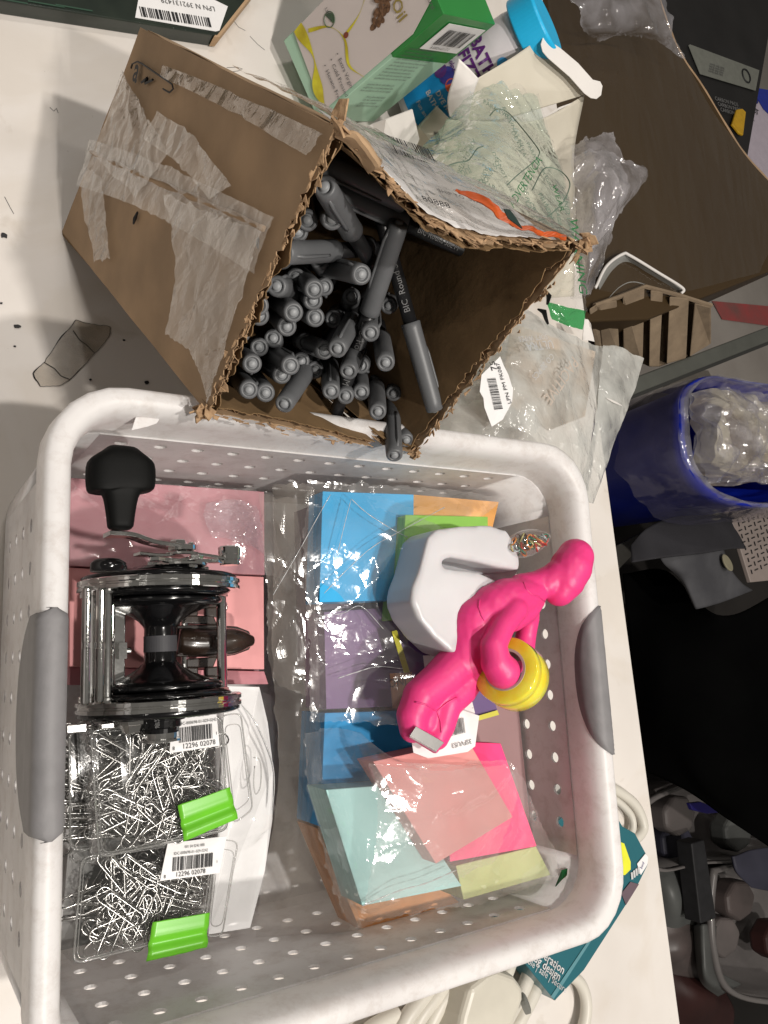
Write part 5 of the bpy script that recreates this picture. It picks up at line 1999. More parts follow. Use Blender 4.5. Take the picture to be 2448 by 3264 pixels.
surf("flap", [[W(991, 126, .135), W(1012, 146, .135), W(1034, 170, .132)], [W(980, 165, .125), W(1005, 190, .124), W(1022, 205, .122)], [W(967, 210, .108), W(992, 240, .106), W(1010, 262, .100)], [W(970, 250, .095), W(985, 265, .092), W(1000, 285, .088)]],
     16, 24, MT['creamgloss'], cp_, smooth=True, solid=.0006)
tb = [(1172, 82), (1180, 80), (1192, 92), (1210, 104), (1248, 136), (1280, 172), (1296, 176), (1301, 186), (1298, 206), (1288, 214), (1276, 212), (1262, 202), (1230, 166), (1184, 126), (1172, 112), (1168, 96)]
patch("rounded_tab", [W(u, v, .146 - (v - 80) * .00012) for u, v in tb], MT['creamgloss'], cp_, th=.0008, bevel=.0003)
patch("slit", [W(1166, 258, .114), W(1208, 232, .118), (W(1236, 222, .120)), W(1206, 238, .1185)], MT['creamgloss'], cp_, th=.0004)
# white angular packing piece behind the label wall
wp_ = empty("white_foam_packing", W(850, 300, 0), "faceted white packing piece between the mint box and the torn carton", "packing")
for k, q in enumerate(([(745, 300, .10), (805, 268, .12), (832, 258, .13), (822, 330, .10), (800, 350, .08)],
                       [(832, 258, .13), (890, 236, .11), (905, 300, .08), (880, 360, .07), (822, 330, .10)],
                       [(740, 306, .10), (800, 350, .08), (860, 400, .06), (900, 420, .05), (880, 360, .07), (822, 330, .10)])):
    patch("facet", [W(*p) for p in q], mat("white_packing", s(226, 222, 216), rough=.5, var=.06), wp_, th=.001)
# small box with barcode under the bottle
sb = slab("small_box", [W(906, 276, .048), W(944, 228, .050), W(1000, 285, .050), W(960, 340, .048)], .046, mat("beige_card", s(198, 190, 172), rough=.5, var=.06), bevel=.0006)
tag(sb, "small beige box with a barcode just below the blue-capped bottle", "box")
barcode(W(936, 284, .0494), (W(930, 262, .05) - W(936, 284, .05)).normalized() * -1, W(950, 290, .05) - W(936, 284, .05), .014, .006, sb, seed=4)

# ------------------------------------------------------------------ plastic packaging behind the carton
pb_ = empty("warning_bag", W(1060, 350, .1), "clear green-tinted plastic bag printed with suffocation warnings, behind the torn carton", "bag")


def psheet(parent, nm, rows, nu, nv, m, amp, sc, seed, edge=.004, k=5):
    return surf(nm, [[W(*p) for p in r] for r in rows], nu, nv, MT[m], parent, amp=amp, sc=sc, seed=seed, edge=edge, k=k)


psheet(pb_, "film_layer", [[(985, 235, .13), (1040, 195, .145), (1110, 190, .15), (1160, 215, .148)],
                           [(935, 290, .13), (1030, 270, .16), (1120, 280, .165), (1190, 300, .155)],
                           [(880, 345, .14), (990, 350, .19), (1110, 370, .20), (1215, 380, .17)],
                           [(905, 388, .20), (1010, 420, .225), (1120, 470, .23), (1236, 470, .20)],
                           [(960, 412, .235), (1050, 470, .25), (1140, 515, .25), (1245, 520, .225)]], 110, 100, 'film_green', .0042, 28, 81)
psheet(pb_, "film_layer", [[(1010, 200, .135), (1100, 185, .14), (1165, 200, .14)], [(985, 300, .14), (1090, 300, .16), (1200, 320, .15)],
                           [(1000, 380, .18), (1100, 400, .2), (1225, 420, .17)], [(1060, 470, .22), (1150, 500, .235), (1240, 515, .21)]], 80, 80, 'film', .0045, 34, 87)
# the printing, on the top film
gi = MT['greenink']
for (tx, u, v, z, du, dv, sz) in (("WARNING", 1228, 470, .214, 8, 60, .0115), ("ADVERTENCIA", 1108, 452, .236, 50, -84, .0075), ("PARA EVITAR", 1042, 224, .163, 32, 20, .0055),
                                  ("BEBES", 1083, 232, .166, 16, 40, .0052), ("CUNAS NI", 1092, 250, .17, 24, 52, .0055), ("DE ESTA", 1102, 285, .175, 28, 55, .0055),
                                  ("PARA EL PELIGRO", 1135, 310, .18, 24, 45, .005), ("JUGUETE", 1012, 362, .20, -62, 26, .0060), ("ACORRALADOS", 1022, 385, .21, -80, 28, .0058),
                                  ("USAR ESTA BOLSA", 1056, 400, .22, -66, 50, .0058), ("LOS NINOS", 1074, 340, .2, -40, 60, .0056), ("DE PLASTICO", 1128, 400, .215, 10, 60, .0055),
                                  ("AND DANGER", 1212, 420, .205, 12, 60, .0070), ("WEAR", 1190, 400, .2, 16, 50, .0072), ("PRISON", 1160, 420, .205, 22, 42, .0058), ("AVOID", 1150, 470, .225, 30, 20, .0056),
                                  ("ASFIXIA NO", 1046, 360, .205, -30, 70, .0052), ("6", 925, 378, .205, -10, 4, .006), ("A FIN D EVITER", 1020, 300, .18, -30, 60, .0050), ("KEEP AWAY FROM", 1176, 440, .215, 14, 60, .0052), ("BABIES AND", 1196, 450, .215, 14, 60, .0052), ("CRIBS BEDS", 1140, 440, .222, 26, 44, .0052), ("DO NOT USE", 1060, 330, .19, 26, 54, .0050), ("TIRAR", 1030, 400, .215, 40, 14, .0055)):
    p, q = W(u, v, z + .004), W(u + du, v + dv, z + .004)
    text(tx, p, q - p, W(u - dv * .5, v + du * .5, z + .004) - p if (du * 0 + 1) else None, sz, gi if sz > .007 else MT['inkgreen2'] if 'inkgreen2' in MT else gi, pb_, lift=.0008)
mb = MB()
for ring in ([(1058, 250), (1072, 236), (1092, 240), (1112, 258), (1160, 318), (1164, 335), (1150, 352), (1118, 378), (1095, 400)],
             [(930, 385), (950, 366), (985, 352), (1012, 346), (1030, 322), (1044, 316)],
             [(1150, 410), (1172, 368), (1190, 362), (1214, 372), (1230, 392), (1228, 412), (1214, 440), (1180, 470), (1160, 478)]):
    mb.tube(spline([W(u, v, .175 + (v - 240) * .00028 + .002) for u, v in ring], 40), .00045, 4)
mb.build("printed_outline", MT['inkgreen2'], pb_, kind="stuff")

cw = empty("crumpled_film", W(1300, 420, .1), "crumpled lilac-clear plastic film between the warning bag and the dark brown box", "plastic film")
psheet(cw, "film_layer", [[(1235, 315, .11), (1268, 300, .12), (1300, 288, .12), (1326, 282, .12)], [(1240, 350, .11), (1290, 345, .13), (1320, 340, .13), (1345, 345, .12)],
                          [(1238, 410, .11), (1300, 405, .14), (1350, 390, .13), (1403, 374, .12)], [(1245, 500, .10), (1290, 490, .13), (1325, 470, .12), (1345, 450, .11)],
                          [(1250, 580, .09), (1275, 575, .11), (1295, 565, .1), (1310, 530, .10)], [(1235, 640, .08), (1255, 640, .09), (1270, 640, .09), (1282, 620, .085)]], 90, 110, 'film_crumple', .0050, 34, 91)
psheet(cw, "film_layer", [[(1238, 330, .10), (1290, 325, .11), (1330, 330, .11)], [(1240, 430, .10), (1300, 430, .12), (1360, 400, .11)], [(1240, 540, .09), (1280, 540, .1), (1315, 510, .09)]],
       60, 70, 'film_crumple', .0050, 44, 95)
# clear pouch with the green seal strip
po = empty("clear_pouch", W(1225, 640, .05), "clear plastic pouch with a green band hanging by the carton's right corner", "pouch")
psheet(po, "film_layer", [[(1180, 560, .14), (1220, 545, .14), (1262, 560, .13)], [(1185, 610, .12), (1225, 600, .125), (1268, 612, .12)], [(1190, 660, .10), (1225, 665, .105), (1262, 668, .10)]],
       40, 44, 'film', .0040, 60, 101)
gb = film("green_band_film", tint=(.10, .50, .18), milk=.30, gloss=.06, rough=.1, bump=.4, bscale=40, milkcol=(.05, .38, .12))
MT['gband'] = gb
psheet(po, "green_band", [[(1182, 652, .104), (1222, 662, .108), (1268, 672, .104)], [(1192, 690, .098), (1222, 702, .1), (1258, 712, .098)]], 30, 16, 'gband', .0018, 60, 103, edge=.001)
for k, pts in enumerate(([(1180, 628, .125), (1186, 640, .124), (1184, 650, .123), (1182, 658, .122)], [(1162, 668, .128), (1176, 674, .127), (1180, 690, .126), (1184, 700, .125)])):
    mb = MB()
    mb.tube([W(*p) for p in pts], [.0008, .0024, .0016, .0010], 5)
    t_ = mb.build("black_tape_shred", MT['matblack'])
    tag(t_, ("black tape shred beside the green band", "black curled tape shred at the mailer's top corner")[k], "shred")
wc = surf("white_card_corner", [[W(1262, 690, .04), W(1270, 690, .04), W(1276, 700, .04)], [W(1258, 735, .03), W(1270, 735, .03), W(1284, 738, .03)]], 6, 6, MT['creamgloss'], solid=.0006)
tag(wc, "white card corner showing between the mailer and the pulp packing", "card")

# poly mailer
pm = empty("poly_mailer", W(1200, 900, .05), "white translucent poly mailer with a barcode sticker, between carton and basket rim", "mailer bag")
psheet(pm, "film_layer", [[(1100, 640, .10), (1162, 684, .115), (1230, 722, .115), (1296, 750, .105), (1330, 747, .10)],
                          [(1040, 760, .10), (1130, 770, .125), (1215, 790, .125), (1290, 800, .11), (1318, 800, .10)],
                          [(980, 850, .10), (1100, 850, .13), (1200, 870, .13), (1280, 880, .115), (1300, 880, .10)],
                          [(930, 920, .10), (1060, 930, .13), (1170, 950, .13), (1262, 970, .12), (1284, 980, .10)],
                          [(920, 960, .12), (1040, 985, .13), (1160, 1010, .13), (1250, 1050, .12), (1270, 1060, .11)]], 110, 100, 'film_mailer', .0022, 30, 111, edge=.001, k=4)
psheet(pm, "sealed_flap", [[(1303, 746, .112), (1330, 747, .112), (1360, 760, .110), (1391, 774, .108)], [(1294, 830, .112), (1320, 832, .113), (1345, 842, .11), (1368, 850, .106)],
                           [(1284, 920, .112), (1304, 925, .113), (1322, 930, .11), (1338, 930, .106)], [(1262, 1010, .112), (1278, 1016, .112), (1300, 1024, .11), (1310, 1010, .106)],
                           [(1248, 1060, .112), (1260, 1072, .112), (1272, 1086, .11), (1284, 1088, .106)]], 36, 70, 'film_mailer', .0012, 44, 115, edge=.001, k=4)
mb = MB()
mb.tube(spline([W(1310, 860, .1145), W(1326, 868, .115), W(1343, 876, .1135)], 14), [.0003 + .0006 * math.sin(i * .24) for i in range(14)], 5)
mb.build("weld_line", MT['creamgloss'], pm)
patch("inner_card", [W(1105, 700, .06), W(1285, 760, .06), W(1262, 900, .06), W(1185, 930, .06), (W(1080, 860, .06))], mat("peach_card", s(206, 178, 150), rough=.6, var=.1), pm, th=.002)
bl = [W(1080, 770, .135), (W(1088, 790, .135)), W(1098, 810, .135), W(1108, 842, .135), W(1106, 868, .135), W(1086, 906, .135), W(1062, 922, .135), W(1046, 880, .135), W(1044, 860, .135), W(1036, 846, .135), W(1040, 810, .135)]
patch("barcode_label", bl, MT['paper'], pm, th=.0004)
lu = (W(1106, 868, .135) - W(1075, 770, .135)).normalized()
lu = (W(1078, 905, .135) - W(1056, 812, .135)).normalized()
barcode(W(1052, 818, .1356), lu, W(1080, 820, .1356) - W(1052, 825, .1356), .024, .0085, pm, seed=21)
text("LPN PM FK087", W(1105, 872, .1356), W(1080, 790, .1356) - W(1105, 872, .1356), W(1090, 872, .1356) - W(1105, 872, .1356), .0052, MT['ink'], pm)
text("75", W(1074, 800, .1356), W(1066, 776, .1356) - W(1074, 800, .1356), W(1060, 800, .1356) - W(1074, 800, .1356), .008, MT['ink'], pm)
fade = mat("faint_grey_ink", (.40, .41, .42), rough=.6)
fadeo = mat("faint_tan_ink", (.45, .38, .32), rough=.6)
for (tx, u, v, u2, v2, sz, m_) in (("PACITIVE", 1236, 768, 1186, 840, .0135, fadeo), ("ULTRA", 1192, 735, 1130, 742, .0100, fade), ("CO 20 PCS", 1190, 762, 1150, 810, .0070, fade), ("SOFT WIPES", 1180, 722, 1120, 728, .0060, fade)):
    p, q = W(u, v, .1340), W(u2, v2, .1340)
    text(tx, p, q - p, W(u + (v2 - v) * .4, v - (u2 - u) * .4, .134) - p, sz, m_, pm, lift=.0006)

# ================================================================== BESIDE THE TABLE
bcx = empty("brown_box", W(1450, 350, -.3), "large dark brown box wrapped in shiny stretch film beyond the table edge", "box")
MT['brown'] = mat("dark_brown_board", (.046, .028, .011), rough=.5, col2=(.040, .024, .010), scale=3, bump=.02, bscale=60, spec=.3)
bz = -.06
slab("box_body", [W(u, v, bz) for u, v in ((1120, -260), (1408, -60), (1446, 60), (1478, 128), (1520, 190), (1600, 320), (1665, 395), (1780, 540), (1660, 588), (1400, 690), (1130, 700), (1080, 250))], .34, MT['brown'], bcx, bevel=.003)
mb = MB()
edge_pts = [W(u, v, bz + .0005) for u, v in ((1408, -60), (1446, 60), (1478, 128), (1520, 190), (1600, 320), (1665, 395))]
mb.tube(spline(edge_pts, 40), [.0014 + .001 * noise.noise(Vector((i * .4, 0, 0))) for i in range(40)], 6)
mb.build("worn_edge", MT['card'], bcx)
surf("stretch_film", [[W(1180, -60, bz + .004), W(1300, -40, bz + .006), W(1430, 20, bz + .004)], [W(1200, 200, bz + .004), W(1360, 250, bz + .005), W(1540, 240, bz + .004)],
                      [W(1240, 420, bz + .004), W(1440, 420, bz + .005), W(1690, 440, bz + .004)], [W(1260, 620, bz + .004), W(1420, 640, bz + .005), W(1640, 590, bz + .004)]],
     60, 80, film("stretch_film", milk=.006, gloss=.0, rough=.06, bump=.35, bscale=20, stretch=(2.0, .6, 1)), bcx, amp=.0010, sc=12, seed=121)
surf("bunched_film", [[W(1215, -40, .0), W(1290, -50, .01), W(1360, -50, .01), W(1425, -40, .0)], [W(1240, 20, .0), W(1300, 22, .012), W(1370, 10, .012), W(1440, 30, .0)],
                      [W(1262, 66, -.01), W(1310, 66, .0), W(1385, 48, .01), W(1462, 84, -.01)], [(W(1290, 84, -.03)), W(1360, 76, -.02), W(1420, 90, -.01), W(1482, 130, -.02)]],
     90, 60, MT['film_crumple'], bcx, amp=.009, sc=26, seed=125, edge=.008)
for k in range(46):
    pass

# far upper right: black cases, yellow tag, blue and white bag
bkc = empty("black_case", W(1560, 120, -.45), "matt black flat case with a grey label band, beyond the brown box", "case")
slab("case_body", [W(u, v, -.40) for u, v in ((1400, -80), (1700, -120), (1668, 40), (1640, 200), (1600, 430), (1500, 330), (1440, 60))], .06, mat("black_case_skin", (.020, .019, .019), rough=.5, var=.4, scale=8), bkc, bevel=.004)
patch("label_band", [W(1487, 98, -.397), (W(1490, 96, -.397)), W(1640, 152, -.397), W(1632, 196, -.397), W(1512, 160, -.397)], mat("grey_band", s(128, 130, 122), rough=.5), bkc, th=.001)
lu = W(1600, 150, -.397) - W(1510, 120, -.397)
for k in range(4):
    text("serial and care", W(1534 + k * -1, 140 + k * 5, -.3955), lu, W(1534, 100, -.397) - W(1534, 140, -.397), .010, MT['inkgrey'], bkc)
mb = MB()
c0 = W(1612, 164, -.3955)
mb.tube([c0 + Vector((math.cos(a * .4488) * .016, math.sin(a * .4488) * .018, 0)) for a in range(15)], .0022, 5, cap=False)
mb.build("round_emblem", MT['ink'], bkc)
for k in range(3):
    text("CARBON PADS", W(1545 + k * 6, 216 + k * 12, -.3955), lu, W(1534, 100, -.397) - W(1534, 140, -.397), .014, MT['greyink'], bkc)
ytag = slab("yellow_tag", [W(1592, 236, -.39), W(1604, 234, -.39), W(1612, 242, -.39), W(1606, 292, -.39), (W(1598, 288, -.39)), W(1582, 268, -.39)], .006, mat("yellow_plastic", s(214, 168, 36), rough=.4, var=.2), bevel=.002)
tag(ytag, "small yellow tag at the black case's lower edge", "tag")
bwb = empty("white_blue_bag", W(1650, 260, -.5), "white packet with blue corner print at the photo's right edge", "packet")
slab("bag_body", [W(u, v, -.42) for u, v in ((1640, 190), (1720, 200), (1740, 460), (1660, 420), (1596, 312), (1616, 230))], .05, mat("lilac_white_plastic", s(196, 186, 198), rough=.45, var=.08), bwb, bevel=.006)
patch("blue_corner", [W(1634, 190, -.418), W(1668, 196, -.418), W(1676, 260, -.418), W(1650, 236, -.418), W(1626, 196, -.418)], mat("royal_blue_print", s(28, 50, 160), rough=.4), bwb, th=.001)
text("TECT", W(1612, 232, -.4165), W(1640, 250, -.418) - W(1612, 232, -.418), W(1620, 200, -.418) - W(1612, 232, -.418), .022, MT['ink'], bwb, bold=.02)
text("RACK", W(1606, 250, -.4165), W(1640, 268, -.418) - W(1606, 250, -.418), W(1620, 200, -.418) - W(1612, 232, -.418), .018, MT['ink'], bwb)
text("D", W(1626, 222, -.4165), W(1640, 230, -.418) - W(1612, 222, -.418), W(1620, 190, -.418) - W(1612, 232, -.418), .040, mat("navy_ink", s(20, 28, 120), rough=.4), bwb, bold=.04)

# white plastic tray and pulp packing
tr_ = empty("plastic_tray", W(1370, 590, -.1), "pale clear plastic tray lying between the brown box and the pulp packing", "tray")
frost = mat("frosted_tray", s(176, 176, 172), rough=.25, var=.15, trans=.3, scale=20)
surf("tray_body", [[W(1290, 612, -.05), W(1318, 566, -.05), W(1350, 548, -.05), W(1400, 575, -.05), W(1476, 625, -.05)], [W(1300, 640, -.07), W(1330, 600, -.07), W(1360, 585, -.07), W(1400, 605, -.07), W(1465, 640, -.07)],
                   [W(1310, 650, -.06), W(1340, 620, -.06), W(1370, 610, -.06), W(1410, 622, -.06), W(1450, 640, -.06)]], 40, 20, frost, tr_, smooth=True, solid=.0012)
mb = MB()
mb.tube(spline([W(1286, 622, -.049), W(1310, 575, -.049), W(1345, 549, -.048), W(1362, 553, -.048), W(1420, 588, -.049), W(1474, 622, -.05), W(1472, 634, -.052)], 50), .0020, 8)
mb.build("tray_rim", MT['creamgloss'], tr_, smooth=True)
pu = empty("pulp_packing", W(1400, 700, -.2), "ribbed brown moulded pulp packing block beside the metal beam", "packing")
MT['pulp'] = mat("moulded_pulp", (.235, .175, .115), rough=.95, col2=(.17, .125, .082), scale=30, bump=.8, bscale=160)
ztop, zbot = -.06, -.14
tops = [(1272, 668), (1290, 656), (1332, 648), (1345, 640), (1392, 622), (1405, 626), (1432, 630), (1446, 640), (1488, 644), (1500, 654), (1536, 664)]
bots_ = [(1285, 752), (1300, 752), (1338, 760), (1346, 762), (1388, 785), (1402, 792), (1424, 792), (1440, 786), (1482, 774), (1490, 770), (1536, 742)]
for i in range(len(tops) - 1):
    (u0, v0), (u1, v1) = tops[i], tops[i + 1]
    (x0, y0), (x1, y1) = bots_[i], bots_[i + 1]
    if abs(u1 - u0) > 17:   # proud rib
        mb = MB()
        mb.hexa([W(u0, v0, ztop + .01), W(u1, v1, ztop + .01), W(x1, y1, zbot + .012), W(x0, y0, zbot + .012)], [W(u0, v0, ztop - .03), W(u1, v1, ztop - .03), W(x1, y1, zbot - .03), W(x0, y0, zbot - .03)])
        mb.build("rib", MT['pulp'], pu, bevel=.002)
    else:
        mb = MB()
        mb.hexa([W(u0 - 2, v0 + 3, ztop - .012), W(u1 + 2, v1 + 3, ztop - .012), W(x1 + 2, y1, zbot - .01), W(x0 - 2, y0, zbot - .01)], [W(u0, v0, ztop - .04), W(u1, v1, ztop - .04), W(x1, y1, zbot - .04), W(x0, y0, zbot - .04)])
        mb.build("groove", MT['pulp'], pu)
mb = MB()
mb.tube([W(u, v, ztop + .006) for u, v in ((1284, 660), (1335, 642), (1393, 619), (1460, 636), (1536, 660))], .0032, 6)
mb.build("top_lip", MT['pulp'], pu)

# dark metal beam
bm2 = empty("metal_beam", W(1500, 790, -.15), "dark grey metal shelf beam running diagonally past the blue bin", "beam")
MT['beam'] = mat("grey_painted_steel", (.075, .078, .068), rough=.5, var=.15, scale=30)
slab("beam_web", [W(1290, 846, -.14), W(1700, 690, -.14), W(1700, 722, -.14), W(1290, 884, -.14)], .02, MT['beam'], bm2, bevel=.002)
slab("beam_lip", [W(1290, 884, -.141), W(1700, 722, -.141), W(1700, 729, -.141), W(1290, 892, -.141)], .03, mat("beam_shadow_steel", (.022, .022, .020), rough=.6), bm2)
slab("bracket", [W(1610, 728, -.15), W(1670, 705, -.15), W(1670, 724, -.15), W(1628, 742, -.15)], .02, MT['black'], bm2, bevel=.003)
slab("bracket", [W(1520, 778, -.15), W(1556, 764, -.15), W(1552, 776, -.15), W(1530, 786, -.15)], .02, MT['black'], bm2, bevel=.003)
fb = slab("dull_white_board", [W(1318, 905, -.50), W(1500, 800, -.50), W(1530, 800, -.50), W(1560, 860, -.50), W(1330, 960, -.50)], .02, mat("dull_white_panel", s(110, 104, 96), rough=.6))
tag(fb, "dull white panel on the floor between the beam and the blue bin", "panel")

# blue bin
bin_ = empty("blue_bin", W(1560, 950, -.75), "deep blue waste bin with a clear liner folded over its rim, full of wrappings", "bin")
MT['blue'] = mat("royal_blue_plastic", (.004, .022, .42), rough=.42, var=.25, scale=10)
MT['liner'] = film("bin_liner", tint=(.80, .80, .92), milk=.16, gloss=.04, rough=.14, bump=.8, bscale=22, milkcol=(.34, .32, .52))
rimc = [(1478, 900), (1478, 862), (1496, 832), (1540, 815), (1600, 824), (1700, 840), (1800, 880), (1820, 980), (1780, 1070), (1680, 1088), (1590, 1082), (1530, 1052), (1492, 1000), (1480, 950)]
zt_ = -.26
R1 = spline([W(u, v, zt_) for u, v in rimc] + [W(*rimc[0], zt_)], 61)[:-1]
cc_ = sum(R1, Vector()) / 60


def binloop(sc, z):
    return [Vector((cc_.x + (p.x - cc_.x) * sc, cc_.y + (p.y - cc_.y) * sc, z)) for p in R1]


def loft(name, loops, m, parent, solid=.002, smooth=True, cap=False):
    vs, fs = [], []
    n_ = len(loops[0])
    for L in loops:
        vs += L
    for i in range(len(loops) - 1):
        for k in range(n_):
            k2 = (k + 1) % n_
            fs.append((i * n_ + k, i * n_ + k2, (i + 1) * n_ + k2, (i + 1) * n_ + k))
    if cap:
        fs.append(tuple(range((len(loops) - 1) * n_, len(loops) * n_)))
    return obj(name, vs, fs, m, parent, smooth=smooth, solid=solid)


loft("bin_body", [binloop(1.0, zt_), binloop(1.03, zt_ - .004), binloop(1.02, zt_ - .03), binloop(.97, zt_ - .034), binloop(.80, fz + .01)], MT['blue'], bin_, cap=True)


def wav(L, a, seed):
    return [p + (p - cc_).normalized() * a * fold(p, seed, 16) for p in L]


loft("liner", [wav(binloop(.90, zt_ - .06), .004, 1), wav(binloop(.96, zt_ - .01), .003, 2), wav(binloop(1.0, zt_ + .006), .003, 3), wav(binloop(1.05, zt_ - .01), .003, 4), wav(binloop(1.10, zt_ - .06), .006, 5), wav(binloop(1.12, zt_ - .13), .009, 6)], MT['liner'], bin_, solid=0)
surf("wrappings", [[W(1495, 850, zt_ - .05), W(1540, 838, zt_ - .03), W(1600, 850, zt_ - .05), W(1700, 870, zt_ - .06)], [W(1490, 930, zt_ - .05), W(1550, 920, zt_ + .01), W(1620, 920, zt_ - .01), W(1740, 930, zt_ - .05)],
                   [W(1500, 1000, zt_ - .05), W(1560, 1000, zt_ - .0), W(1640, 990, zt_ - .01), W(1740, 990, zt_ - .06)], [W(1530, 1050, zt_ - .08), W(1590, 1050, zt_ - .06), W(1640, 1040, zt_ - .06), W(1700, 1060, zt_ - .08)]],
     60, 60, mat("crumpled_wrap", s(190, 182, 164), rough=.4, col2=s(120, 108, 96), scale=12, thr=(.42, .58)), bin_, amp=.020, sc=17, seed=131, linear=True)
surf("wrappings", [[W(1492, 850, zt_ - .01), W(1560, 838, zt_ + .01), W(1700, 860, zt_ - .02)], [W(1492, 950, zt_ - .01), W(1570, 950, zt_ + .04), W(1720, 950, zt_ - .02)], [W(1530, 1045, zt_ - .03), W(1600, 1040, zt_ - .01), W(1700, 1050, zt_ - .04)]], 50, 50, MT['film_crumple'], bin_, amp=.02, sc=20, seed=137)

loft("liner_hem", [wav(binloop(.975, zt_ - .012), .004, 12), wav(binloop(1.0, zt_ + .010), .005, 13), wav(binloop(1.035, zt_ - .006), .006, 14)], MT['film_crumple'], bin_, solid=0)

# grey padded bag, vented white panel, black cloth, dark clutter below
gbag = empty("grey_bag", W(1500, 1200, -.5), "dark grey soft bag with an oval cream patch under the blue bin", "bag")
MT['gcloth'] = mat("dark_grey_cloth", (.085, .085, .092), rough=.8, col2=(.05, .05, .056), scale=12, bump=.3, bscale=80)
MT['dcloth'] = mat("charcoal_cloth", (.030, .029, .034), rough=.85, var=.3, scale=14)
surf("bag_top", [[W(1362, 1180, -.44), W(1400, 1140, -.42), W(1470, 1115, -.42), W(1580, 1120, -.42), W(1620, 1140, -.44)], [W(1364, 1215, -.43), W(1430, 1205, -.40), W(1520, 1195, -.40), W(1590, 1185, -.41), W(1640, 1190, -.43)]],
     40, 20, MT['dcloth'], gbag, smooth=True, solid=.004)
surf("bag_front", [[W(1422, 1190, -.43), W(1470, 1192, -.41), W(1530, 1188, -.41), W(1560, 1180, -.42)], [W(1432, 1215, -.43), W(1480, 1230, -.41), W(1532, 1225, -.41), W(1575, 1225, -.42)],
                   [W(1470, 1250, -.43), W(1490, 1260, -.42), W(1540, 1262, -.42), W(1600, 1258, -.43)], [W(1502, 1312, -.44), W(1510, 1314, -.43), W(1560, 1300, -.43), W(1625, 1275, -.44)]],
     30, 30, MT['gcloth'], gbag, smooth=True, solid=.004)
mb = MB()
c0 = W(1570, 1216, -.405)
mb.lathe(c0, (.2, .3, 1), [(0, .018), (.002, .0185), (.003, .017)], 24)
o_ = mb.build("oval_patch", mat("cream_patch", s(150, 144, 120), rough=.5), gbag)
vp = empty("vented_panel", W(1620, 1180, -.45), "pale panel with rows of short dark slots right of the grey bag", "panel")
slab("panel_body", [W(1582, 1128, -.415), W(1650, 1098, -.415), W(1720, 1080, -.415), W(1760, 1200, -.415), (W(1700, 1250, -.415)), W(1622, 1258, -.415)], .01, mat("dull_pink_white", s(150, 138, 132), rough=.5, var=.06), vp, bevel=.002)
ob0, obx, oby = W(1592, 1132, -.4135), W(1652, 1106, -.4135) - W(1592, 1132, -.4135), W(1622, 1244, -.4135) - W(1592, 1132, -.4135)
mb = MB()
for i in range(10):
    for j in range(9):
        p = ob0 + obx * (.06 + i * .17) + oby * (.02 + j * .115)
        if (i + j) % 2:
            mb.box(p, obx * .055, oby * .010, (0, 0, .0006))
        else:
            mb.box(p, obx * .010, oby * .040, (0, 0, .0006))
mb.build("slots", MT['ink'], vp, kind="stuff")
gp = slab("grey_strap", [W(1330, 1180, -.60), W(1440, 1125, -.60), W(1452, 1130, -.60), W(1360, 1205, -.60), W(1334, 1232, -.60)], .01, mat("grey_web", s(92, 90, 84), rough=.7))
tag(gp, "grey strip of webbing lying on the dark floor right of the table edge", "strap")
MT['blackcloth'] = mat("black_cloth", (.003, .003, .003), rough=.95, var=.3, scale=8, spec=.0)
bcl = surf("black_cloth", [[W(1345, 1240, -.60), W(1440, 1235, -.58), W(1560, 1330, -.42), W(1720, 1255, -.42)], [W(1360, 1400, -.58), W(1460, 1400, -.48), W(1600, 1420, -.40), W(1760, 1420, -.40)],
                           [W(1370, 1560, -.58), W(1440, 1580, -.50), W(1560, 1680, -.42), W(1720, 1760, -.40)], [W(1330, 1640, -.62), W(1470, 1700, -.50), W(1570, 1768, -.44), W(1700, 1856, -.42)]],
           40, 40, MT['blackcloth'], smooth=True, amp=.004, sc=6, seed=141, solid=.004)
tag(bcl, "black cloth hanging beside the table, right of the basket", "cloth")
# dim totes on the floor
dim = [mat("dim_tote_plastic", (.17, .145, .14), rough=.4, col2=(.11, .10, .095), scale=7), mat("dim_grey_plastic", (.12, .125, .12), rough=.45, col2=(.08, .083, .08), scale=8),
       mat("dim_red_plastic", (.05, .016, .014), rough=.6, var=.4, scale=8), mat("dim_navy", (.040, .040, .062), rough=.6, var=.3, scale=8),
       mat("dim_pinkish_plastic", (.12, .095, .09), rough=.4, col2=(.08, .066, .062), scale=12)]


def lump(nm, rows, m, lab, cat, amp=.006, sc=10, seed=1, dz=0.0):
    o = surf(nm, [[W(u, v, z + dz) for u, v, z in r] for r in rows], 36, 36, m, amp=amp, sc=sc, seed=seed, smooth=True, solid=.006)
    tag(o, lab, cat)


clear_tote = mat("dim_clear_tote", (.19, .175, .17), rough=.28, var=.15, scale=10, coat=.3)


